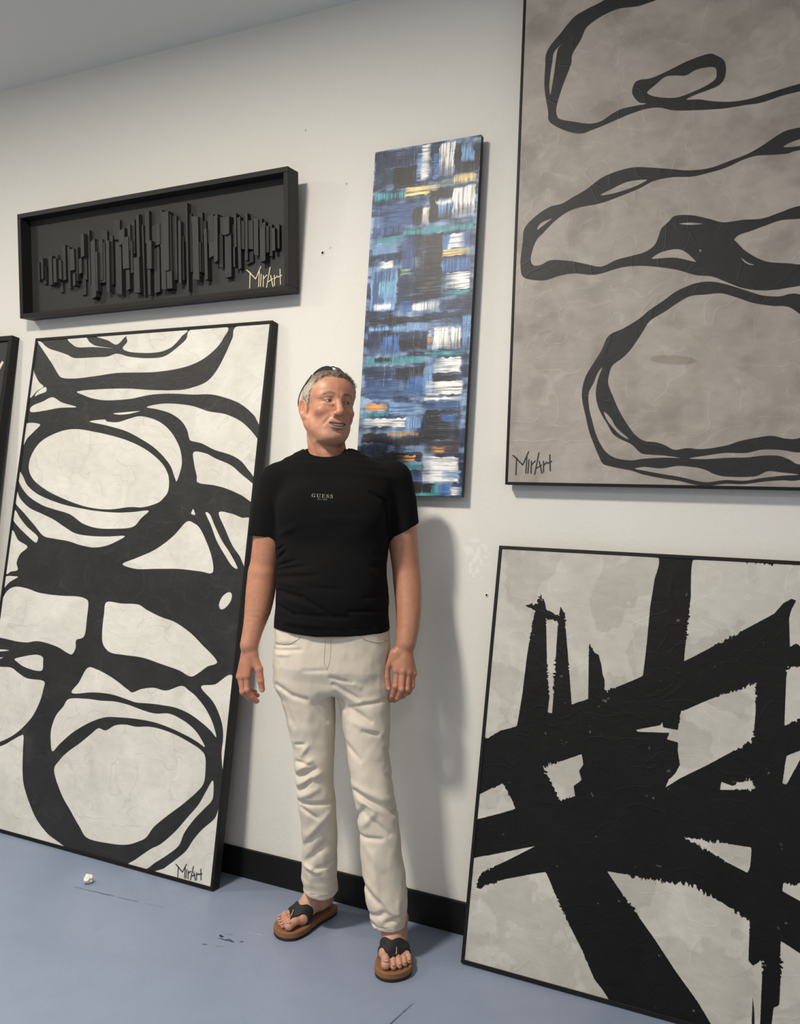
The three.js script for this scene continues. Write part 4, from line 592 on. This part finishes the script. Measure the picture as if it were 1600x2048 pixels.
const skin = new THREE.MeshPhysicalMaterial({ vertexColors: true, roughness: 0.46, sheen: 0.1, sheenRoughness: 0.6, sheenColor: new THREE.Color().setRGB(0.6, 0.35, 0.25) });
const noWrist = (H, k) => (x, y) => (y < H.wrist[0][1] + 0.012) === k;
const cut = (A) => (x, y) => y < A[0][1] - 0.05;
const bodyPieces = [
  skinMesh(headNeck, [HC[0] - 0.15, HC[1] - 0.22, HC[2] - 0.15], [HC[0] + 0.15, HC[1] + 0.15, HC[2] + 0.17], 0.0026, headColour, 1, (x, y) => y > HC[1] - 0.21),
  skinMesh(armR, [-0.43, 0.925, -0.16], [-0.27, 1.34, 0.02], 0.0045, limbColour, 1, (x, y) => y > HAND_R.wrist[0][1] - 0.005 && y < 1.33),
  skinMesh(armR, [-0.44, 0.70, -0.14], [-0.28, 0.95, 0.03], 0.0024, limbColour, 1, (x, y) => y <= HAND_R.wrist[0][1] + 0.0),
  skinMesh(armL, [0.03, 0.93, -0.16], [0.21, 1.36, 0.06], 0.0045, limbColour, 1, (x, y) => y > HAND_L.wrist[0][1] - 0.005 && y < 1.35),
  skinMesh(armL, [0.02, 0.70, -0.09], [0.2, 0.985, 0.08], 0.0024, limbColour, 1, (x, y) => y <= HAND_L.wrist[0][1] + 0.0),
  ...FEET.map((q) => { const c = q.from(0.12, 0); return skinMesh((x, y, z) => { const [u, w] = q.to(x, z); return footField(u, w, y - SOLE); }, [c[0] - 0.18, 0.02, c[1] - 0.18], [c[0] + 0.18, 0.2, c[1] + 0.18], 0.0026, limbColour, 1, (x, y) => y < 0.195); }),
  skinMesh(trunk, [-0.4, 0.14, -0.3], [0.22, 1.56, 0.2], 0.016, limbColour),
];
part('body', mergeGeometries(bodyPieces), skin, man, 'tanned skin of head, arms and feet');
// eyes and teeth
for (const s of [-1, 1]) {
  const c = new THREE.Vector3(...fromHead(s * 0.032, -0.002, 0.0695)), g = new THREE.SphereGeometry(0.0127, 28, 20), P = g.attributes.position, C = new Float32Array(P.count * 3), gaze = new THREE.Vector3(sy * 1 + 0.28, 0.03, cy - 0.1).normalize();
  for (let i = 0; i < P.count; i++) { const v = new THREE.Vector3().fromBufferAttribute(P, i).normalize(), k = Math.acos(clamp(v.dot(gaze), -1, 1)); C.set(k < 0.2 ? [0.01, 0.01, 0.01] : k < 0.46 ? [0.10, 0.12, 0.13] : [0.42, 0.38, 0.35], i * 3); }
  g.setAttribute('color', new THREE.BufferAttribute(C, 3)); g.translate(c.x, c.y, c.z);
  part('eye', g, new THREE.MeshPhysicalMaterial({ vertexColors: true, roughness: 0.2, clearcoat: 0.6 }), man);
}
{
  const g = [];
  for (let i = -3; i <= 3; i++) { const w = Math.abs(i) < 2 ? 0.0072 : 0.006, x = i * 0.0066, b = rbox(w, 0.0085, 0.005, 0.0018); const p = fromHead(x, -0.0775 + x * x * 8, 0.0875 - x * x * 11); b.rotateY(HYAW + x * 14); b.translate(...p); g.push(b); }
  part('teeth', mergeGeometries(g), mat(0.88, 0.83, 0.74, 0.25), man);
}
// --- hair: a cropped cap with thousands of short strands, grey at the sides and darker on top
const HAIRLINE = [[0, 0.076], [0.25, 0.079], [0.5, 0.076], [0.72, 0.064], [0.88, 0.046], [1.0, 0.03], [1.12, 0.008], [1.2, -0.012], [1.36, -0.018], [1.44, 0.008], [1.62, 0.016], [1.78, 0.004], [1.95, -0.035], [2.2, -0.07], [3.2, -0.08]];
const hairLine = (a, y, z) => {                       // > 0 where hair grows: height above a line round the head
  const f = Math.atan2(Math.abs(a), z + 0.014) + (noise3(a * 120 + 9, y * 120 + 9, z * 120 + 9) - 0.5) * 0.08; let i = 0; while (i < HAIRLINE.length - 2 && f > HAIRLINE[i + 1][0]) i++;
  const t = smooth(HAIRLINE[i][0], HAIRLINE[i + 1][0], f);
  return y - (HAIRLINE[i][1] + (HAIRLINE[i + 1][1] - HAIRLINE[i][1]) * t);
};
const scalp = (a, y, z) => smin(egg(a, y, z, [0, 0.026, -0.014], [0.0785, 0.079, 0.098]), egg(a, y, z, [0, 0.036, 0.03], [0.069, 0.056, 0.058]), 0.03);
function hairField(x, y, z) {
  const [a, b, c] = toHead(x, y, z), hl = hairLine(a, b, c), t = -0.001 + 0.004 * smooth(0, 0.012, hl) + 0.005 * smooth(0, 0.02, hl) * smooth(0.04, 0.09, b), n = noise3(a * 260, b * 120, c * 160) * 0.0032;
  return smax(scalp(a, b, c) - t - n, -hl - 0.002, 0.004);
}
const hairTone = (x, y, z) => { const [a, b, c] = toHead(x, y, z), n = noise3(a * 400, b * 200, c * 400), top = smooth(0.045, 0.085, b + (n - 0.5) * 0.03); return mixc([0.4 + n * 0.14, 0.36 + n * 0.13, 0.29 + n * 0.1], [0.13 + n * 0.13, 0.095 + n * 0.1, 0.065 + n * 0.07], top); };
{
  const cap = skinMesh(hairField, [HC[0] - 0.13, HC[1] - 0.11, HC[2] - 0.15], [HC[0] + 0.13, HC[1] + 0.16, HC[2] + 0.13], 0.0028, hairTone), P = cap.attributes.position, Nn = cap.attributes.normal;
  const pos = [], nor = [], col = [], uv = [], idx = [];
  for (let i = 0; i < 7000; i++) {
    const q = Math.floor(rnd() * P.count), p = [P.getX(q), P.getY(q), P.getZ(q)], h = toHead(...p), n = [Nn.getX(q), Nn.getY(q), Nn.getZ(q)];
    if (scalp(...h) < 0.002) continue;
    const L = (h[1] > 0.06 ? 0.009 : 0.0055) * (0.6 + rnd() * 0.8), comb = h[1] > 0.06 ? fromHead(h[0] + 0.5, h[1] + 0.1, h[2] + 0.7) : fromHead(h[0], h[1] - 0.9, h[2] - 0.4);
    let d = [0, 1, 2].map((k) => n[k] * 0.4 + (comb[k] - p[k]) * 0.9 + (rnd() - 0.5) * 0.7); const l = Math.hypot(...d); d = d.map((v) => v / l);
    const side = [d[1] * n[2] - d[2] * n[1], d[2] * n[0] - d[0] * n[2], d[0] * n[1] - d[1] * n[0]], sl = Math.hypot(...side) || 1, c = hairTone(...p), b = pos.length / 3, f = 0.9 + rnd() * 0.5;
    for (const [sx, t] of [[-1, 0], [1, 0], [0, 1]]) { for (let k = 0; k < 3; k++) pos.push(p[k] - n[k] * 0.001 + (side[k] / sl) * sx * 0.0007 + d[k] * L * t); nor.push(...n); col.push(c[0] * f, c[1] * f, c[2] * f); uv.push(0, 0); }
    idx.push(b, b + 1, b + 2);
  }
  const G = new THREE.BufferGeometry(); G.setAttribute('position', new THREE.Float32BufferAttribute(pos, 3)); G.setAttribute('normal', new THREE.Float32BufferAttribute(nor, 3)); G.setAttribute('uv', new THREE.Float32BufferAttribute(uv, 2)); G.setAttribute('color', new THREE.Float32BufferAttribute(col, 3)); G.setIndex(idx);
  part('hair', mergeGeometries([cap, G]), new THREE.MeshStandardMaterial({ vertexColors: true, roughness: 0.7, side: THREE.DoubleSide }), man, 'short grey hair, darker on top');
}
// --- T-shirt
const fold = (list, x, y) => { let s = 0; for (const [x0, y0, x1, y1, w, a] of list) { const bx = x1 - x0, by = y1 - y0, px = x - x0, py = y - y0, h = clamp((px * bx + py * by) / (bx * bx + by * by)), dx = px - bx * h, dy = py - by * h, q = (dx * dx + dy * dy) / (w * w); if (q < 9) s += a * 0.001 * Math.exp(-q) * (0.35 + 0.65 * Math.sin(Math.PI * clamp(0.12 + h * 0.76))); } return s; };
const hemAt = (x) => { let i = 0; while (i < HEM.length - 2 && x > HEM[i + 1][0]) i++; const t = clamp((x - HEM[i][0]) / (HEM[i + 1][0] - HEM[i][0])); return HEM[i][1] + (HEM[i + 1][1] - HEM[i][1]) * t; };
const CR = [COLLAR[0], COLLAR[1] - 0.004, COLLAR[2] - 0.004], collarAt = (t) => [CR[0] + 0.0745 * Math.sin(t), CR[1] - 0.026 * Math.cos(t) + 0.006 * Math.sin(t) - 0.004 * Math.cos(2 * t), CR[2] + 0.072 * Math.cos(t)];
const sleeve = (S, x, y, z, g = 0) => Math.min(bone(x, y, z, S[0], S[1], S[0][3] + g, S[1][3] + g), bone(x, y, z, S[1], S[2], S[1][3] + g, S[2][3] + g));
const sleeveEnd = (S, tilt, x, y, z) => { const a = S[1], b = S[2], d = [b[0] - a[0] + tilt[0], b[1] - a[1] + tilt[1], b[2] - a[2] + tilt[2]], l = Math.hypot(...d); return ((x - b[0]) * d[0] + (y - b[1]) * d[1] + (z - b[2]) * d[2]) / l; };
function shirtField(x, y, z) {
  const front = smooth(-0.1, 0.0, z);
  let body = shirtSlices(x, y, z, 0.0);
  body = smin(body, egg(x, y, z, [-0.215, 1.37, 0.03], [0.075, 0.06, 0.03]), 0.06); body = smin(body, egg(x, y, z, [-0.065, 1.375, 0.03], [0.075, 0.06, 0.03]), 0.06);   // chest
  body = smin(body, egg(x, y, z, [-0.125, 1.1, 0.015], [0.12, 0.13, 0.07]), 0.06);                                                                                 // belly
  let d = body - front * fold(SHIRT_FOLDS, x, y) - (noise3(x * 14 + 7, y * 20 + 3, z * 14) - 0.5) * 0.003;
  let sr = smax(sleeve(SLEEVE_R, x, y, z), sleeveEnd(SLEEVE_R, [0.01, 0, 0], x, y, z), 0.003), sl = smax(sleeve(SLEEVE_L, x, y, z), sleeveEnd(SLEEVE_L, [0.035, 0, 0], x, y, z), 0.003);
  sr -= (noise3(x * 30, y * 12, z * 30) - 0.5) * 0.004; sl -= (noise3(x * 30, y * 12, z * 30) - 0.5) * 0.004;
  d = smin(d, Math.min(sr, sl), 0.018);
  d = smax(d, hemAt(x) - (z + 0.06) * 0.0 + smooth(0.0, -0.18, z) * 0.0 - y, 0.004);
  const hy = y - hemAt(x); d += 0.0012 * smooth(0.0022, 0.0, Math.abs(hy - 0.022)) * front;          // hem stitching groove
  // neck opening: everything above the tilted collar ring
  const ax = (x - CR[0]) / 0.0745, az = (z - CR[2]) / 0.072, r = Math.hypot(ax, az), t = Math.atan2(ax, az), ry = collarAt(t)[1];
  d = smax(d, -Math.max((r - 1) * 0.073, ry - 0.035 - y), 0.006);
  if (r < 1.12) d = smax(d, y - ry - 0.003, 0.004);
  return d;
}
const knit = texture(256, 256, (x, y) => { const n = 128 + 60 * Math.sin((x * Math.PI) / 2) * Math.sin((y * Math.PI) / 2) + (noise2(x * 0.6, y * 0.6, 71) - 0.5) * 60; return [n, n, n]; }, false);
const shirtCloth = new THREE.MeshPhysicalMaterial({ color: new THREE.Color().setRGB(0.005, 0.0048, 0.005), roughness: 0.95, specularIntensity: 0.35, bumpMap: knit, bumpScale: 0.0003, sheen: 0.05, sheenRoughness: 0.6, sheenColor: new THREE.Color().setRGB(0.08, 0.08, 0.09) });
const shirt = part('tshirt', skinMesh(shirtField, [-0.46, 0.93, -0.26], [0.22, 1.63, 0.17], 0.006, null, 12), shirtCloth, man, 'plain black cotton T-shirt with small chest print');
{
  const ring = []; for (let i = 0; i < 48; i++) { const t = (i / 48) * Math.PI * 2, p = collarAt(t); let lo = p[1] - 0.045, best = p[1]; for (let y = p[1] + 0.03; y > lo; y -= 0.001) if (shirtField(CR[0] + 0.0775 * Math.sin(t), y, CR[2] + 0.075 * Math.cos(t)) < 0) { best = y; break; } ring.push(new THREE.Vector3(p[0], clamp(best, p[1] - 0.03, p[1] + 0.02), p[2])); }
  for (let k = 0; k < 3; k++) { const y = ring.map((v) => v.y); ring.forEach((v, i) => { v.y = (y[(i + 47) % 48] + 2 * y[i] + y[(i + 1) % 48]) / 4; }); }
  part('collar', new THREE.TubeGeometry(new THREE.CatmullRomCurve3(ring, true), 96, 0.0062, 10, true), shirtCloth, shirt, 'ribbed black crew neck');
}
// a point on the front of a field at (x, y)
function frontZ(f, x, y, z0 = 0.25) { let z = z0; for (let i = 0; i < 90; i++) { const d = f(x, y, z); if (d < 0.0004) break; z -= Math.max(0.0006, d * 0.6); if (z < -0.25) break; } return z; }
{
  const { FontLoader } = await import('three/addons/loaders/FontLoader.js'), { TextGeometry } = await import('three/addons/geometries/TextGeometry.js');
  const bold = await new FontLoader().loadAsync('fonts/droid/droid_serif_bold.typeface.json');
  const print = [['G', 'U', 'E', 'S', 'S'], [...'EST. 1981']].map((letters, row) => {
    const size = row ? 0.0042 : 0.0118, gap = row ? 0.0006 : 0.0026; let x = 0; const g = [];
    for (const l of letters) { if (l === ' ') { x += size * 0.5; continue; } const t = new TextGeometry(l, { font: bold, size, depth: 0.0008, curveSegments: 4 }); t.computeBoundingBox(); const w = t.boundingBox.max.x; t.scale(row ? 1 : 1.12, 1, 1); t.translate(x, 0, 0); x += w * (row ? 1 : 1.12) + gap; t.deleteAttribute('uv'); g.push(t); }
    const m = mergeGeometries(g); m.translate(-x / 2, row ? -0.0105 : -0.003, 0); return m;
  });
  const g = mergeGeometries(print), P = g.attributes.position;
  for (let i = 0; i < P.count; i++) { const x = PRINT[0] + P.getX(i), y = PRINT[1] + P.getY(i); P.setXYZ(i, x, y, frontZ(shirtField, x, y) + P.getZ(i) + 0.0003); }
  g.computeVertexNormals();
  part('chest_print', g, mat(0.16, 0.145, 0.12, 0.6), shirt, 'small grey lettering across the chest');
}
// --- trousers
const hemCurve = (list, x) => { let i = 0; while (i < list.length - 2 && x > list[i + 1][0]) i++; const t = clamp((x - list[i][0]) / (list[i + 1][0] - list[i][0])); return list[i][1] + (list[i + 1][1] - list[i][1]) * t; };
function trouserField(x, y, z) {
  const up = Math.max(0, y - 0.78) ** 2 * 2.2; let r = legR(x, y, z) + up, l = legL(x, y, z) + up;
  r = smax(r, hemCurve(HEMLINE[0], x) + smooth(-0.12, -0.2, z) * -0.02 - y, 0.003); l = smax(l, hemCurve(HEMLINE[1], x) + smooth(0.06, -0.02, z) * -0.03 - y, 0.003);
  let d = smin(r, l, 0.012);
  d = smin(d, smax(pelvisSlices(x, y, z), 0.79 - y + Math.abs(x + 0.095) * -0.3, 0.03), 0.022);
  d = smax(d, y - 1.05, 0.004);
  const front = smooth(-0.14, -0.04, z - (y < 0.4 && x > 0 ? 0.06 : 0));
  d -= fold(FOLDS, x, y) * front * 1.45;
  d -= (noise3(x * 22 + 3, y * 16 + 1, z * 22 + 5) - 0.5) * 0.0045 + (noise3(x * 60 + 3, y * 40 + 1, z * 60 + 5) - 0.5) * 0.0016;
  const hr = y - hemCurve(HEMLINE[0], x), hl = y - hemCurve(HEMLINE[1], x);
  d += 0.0012 * smooth(0.0024, 0.0, Math.abs((x < 0.02 ? hr : hl) - 0.014));
  return d;
}
const twill = texture(256, 256, (x, y) => { const n = 128 + 70 * Math.sin(((x + y) * Math.PI) / 4) + (noise2(x * 0.7, y * 0.7, 81) - 0.5) * 90; return [n, n, n]; }, false);
const trouserCloth = new THREE.MeshPhysicalMaterial({ color: new THREE.Color().setRGB(0.66, 0.585, 0.48), roughness: 0.82, bumpMap: twill, bumpScale: 0.0003, sheen: 0.1, sheenRoughness: 0.7, sheenColor: new THREE.Color().setRGB(0.6, 0.55, 0.45) });
const trousers = part('trousers', skinMesh(trouserField, [-0.34, 0.04, -0.28], [0.24, 1.06, 0.16], 0.0045, null, 10), trouserCloth, man, 'creased beige cotton trousers');
const seamThread = mat(0.5, 0.43, 0.34, 0.8);
const seam = (pts, name, r = 0.0009, off = 0.0002) => { const c = new THREE.CatmullRomCurve3(pts.map(([x, y]) => new THREE.Vector3(x, y, 0))), q = c.getPoints(pts.length * 8).map((v) => new THREE.Vector3(v.x, v.y, frontZ(trouserField, v.x, v.y) + off)); part(name, new THREE.TubeGeometry(new THREE.CatmullRomCurve3(q), q.length * 2, r, 6), seamThread, trousers); };
seam(FLY, 'fly_seam'); seam(FLY2, 'fly_seam'); for (const p of POCKETS) seam(p, 'pocket_seam', 0.0012);
// --- flip-flops
const strapCloth = mat(0.012, 0.012, 0.0125, 0.75), footbedTan = mat(0.23, 0.105, 0.042, 0.7), rubber = mat(0.014, 0.012, 0.011, 0.7);
const OUTLINE = [[-0.012, 0], [-0.006, 0.026], [0.03, 0.037], [0.10, 0.039], [0.15, 0.047], [0.20, 0.056], [0.245, 0.052], [0.268, 0.03], [0.272, 0.006], [0.262, -0.022], [0.238, -0.047], [0.20, -0.059], [0.15, -0.055], [0.09, -0.042], [0.03, -0.038], [-0.005, -0.026]];
FEET.forEach((q, i) => {
  const place = (g) => { const P = g.attributes.position; for (let k = 0; k < P.count; k++) { const [x, z] = q.from(P.getX(k), P.getZ(k)); P.setXYZ(k, x, P.getY(k), z); } if (q.side > 0) { /* the mapping mirrors: turn the faces back */ const I = g.index; if (I) for (let k = 0; k < I.count; k += 3) { const t = I.getX(k); I.setX(k, I.getX(k + 1)); I.setX(k + 1, t); } else for (const A of Object.values(g.attributes)) for (let k = 0; k < A.count; k += 3) for (let c = 0; c < A.itemSize; c++) { const t = A.array[k * A.itemSize + c]; A.array[k * A.itemSize + c] = A.array[(k + 1) * A.itemSize + c]; A.array[(k + 1) * A.itemSize + c] = t; } } g.computeVertexNormals(); return g; };
  const plate = (y0, y1, grow, bevel) => {
    const curve = new THREE.CatmullRomCurve3(OUTLINE.map(([u, w]) => new THREE.Vector3(u, w, 0)), true), pts = curve.getPoints(72).slice(0, -1), s = new THREE.Shape(pts.map((p) => new THREE.Vector2(0.128 + (p.x - 0.128) * (1 + grow / 0.14), p.y * (1 + grow / 0.05))));
    const g = new THREE.ExtrudeGeometry(s, { depth: y1 - y0 - 2 * bevel, bevelEnabled: true, bevelThickness: bevel, bevelSize: bevel, bevelOffset: -bevel, bevelSegments: 3 });
    g.translate(0, 0, y0 + bevel); const P = g.attributes.position; for (let k = 0; k < P.count; k++) P.setXYZ(k, P.getX(k), P.getZ(k), P.getY(k));
    return g;
  };
  const side = ['tan flip-flop on the foot nearer the wall', 'tan flip-flop on the foot set forward'][i];
  const sandal = part('sandal', place(plate(0.008, SOLE, 0, 0.004)), footbedTan, man, side);
  part('outsole', place(plate(0, 0.0085, -0.001, 0.002)), rubber, sandal, 'dark rubber outsole');
  // strap: a skin over the foot along a Y from between the toes to both edges of the footbed
  const field = (x, y, z) => {
    const [u, w] = q.to(x, z), h = y - SOLE, f = footField(u, w, h);
    const arm = (u0, w0, u1, w1, r0, r1) => { const bu = u1 - u0, bw = w1 - w0, t = clamp(((u - u0) * bu + (w - w0) * bw) / (bu * bu + bw * bw)); return Math.hypot(u - u0 - bu * t, w - w0 - bw * t) - (r0 + (r1 - r0) * t); };
    let s = smin(arm(0.198, 0.012, 0.152, 0.056, 0.0135, 0.0125), arm(0.198, 0.01, 0.144, -0.06, 0.0135, 0.0125), 0.012);
    s = smin(s, arm(0.2, 0.012, 0.222, 0.0135, 0.010, 0.0055), 0.014);
    let d = smax(smax(f - 0.0042, s, 0.002), -h, 0.001);
    const post = bone(u, h, w, [0.22, 0.026, 0.0135], [0.228, 0.0, 0.0135], 0.0042, 0.004);
    return Math.min(d, smax(post, -h, 0.001));
  };
  const c = q.from(0.175, 0);
  const strap = part('strap', skinMesh(field, [c[0] - 0.11, SOLE - 0.002, c[1] - 0.11], [c[0] + 0.11, SOLE + 0.09, c[1] + 0.11], 0.0022), strapCloth, sandal, 'black thong strap');
  // woven tab on the strap
  const at = (u, w) => { const [x, z] = q.from(u, w); let y = SOLE + 0.1; while (y > SOLE && field(x, y, z) > 0) y -= 0.0005; return new THREE.Vector3(x, y + 0.0006, z); };
  part('woven_tab', new THREE.TubeGeometry(new THREE.CatmullRomCurve3([at(0.191, -0.007), at(0.197, -0.007), at(0.204, -0.006)]), 8, 0.0013, 6), mat(0.5, 0.5, 0.46, 0.8), sandal === strap ? sandal : sandal);
});
// --- sunglasses pushed up on the hair
{
  const t = thing('sunglasses', 'dark sunglasses pushed up on top of the man\'s grey hair', 'sunglasses', [-1.24, 0, 0.3]); t.rotation.y = 0.47326;
  const black = mat(0.012, 0.012, 0.014, 0.3), lens = new THREE.MeshPhysicalMaterial({ color: new THREE.Color().setRGB(0.03, 0.025, 0.04), roughness: 0.06, clearcoat: 1 });
  const H = (a, b, c) => new THREE.Vector3(...fromHead(a, b, c));
  const tube = (pts, r, n = 28) => new THREE.TubeGeometry(new THREE.CatmullRomCurve3(pts), n, r, 8);
  // front frame lies on the crown just behind the hairline, leaning back
  const base = (x, v) => { const k = x / 0.07; return [x, 0.104 + 0.024 * v - 0.034 * k * k, 0.052 - 0.03 * v - 0.036 * k * k]; };
  for (const s of [-1, 1]) {
    const rim = []; for (let i = 0; i < 20; i++) { const a = (i / 20) * Math.PI * 2, x = s * (0.034 + 0.027 * Math.cos(a)), v = 0.55 + 0.42 * Math.sin(a) * (1 - 0.15 * Math.cos(a)); rim.push(H(...base(x, v))); }
    part('rim', new THREE.TubeGeometry(new THREE.CatmullRomCurve3(rim, true), 48, 0.0016, 8, true), black, t);
    const pos = [], idx = [], cen = new THREE.Vector3(); rim.forEach((p) => cen.add(p)); cen.divideScalar(rim.length); const up = new THREE.Vector3(...fromHead(0, 1, 0.6)).sub(new THREE.Vector3(...fromHead(0, 0, 0))).normalize();
    cen.addScaledVector(up, 0.002);
    for (const off of [0.0006, -0.0006]) { const b = pos.length / 3; pos.push(...cen.clone().addScaledVector(up, off).toArray()); rim.forEach((p) => pos.push(...p.clone().addScaledVector(up, off).toArray())); for (let i = 0; i < 20; i++) idx.push(b, b + 1 + i, b + 1 + ((i + 1) % 20)); }
    const g = new THREE.BufferGeometry(); g.setAttribute('position', new THREE.Float32BufferAttribute(pos, 3)); g.setIndex(idx); g.computeVertexNormals();
    part('lens', g, new THREE.MeshPhysicalMaterial({ color: new THREE.Color().setRGB(0.02, 0.016, 0.03), roughness: 0.06, clearcoat: 1, side: THREE.DoubleSide }), t);
    part('temple', tube([H(...base(s * 0.0635, 0.7)), H(s * 0.077, 0.072, 0.008), H(s * 0.084, 0.048, -0.03), H(s * 0.084, 0.02, -0.06), H(s * 0.08, 0.0, -0.072)], 0.0019), black, t);
  }
  part('bridge', tube([H(...base(-0.009, 0.7)), H(...base(0, 0.85)), H(...base(0.009, 0.7))], 0.0019, 10), black, t);
}

renderer.render(scene, camera);
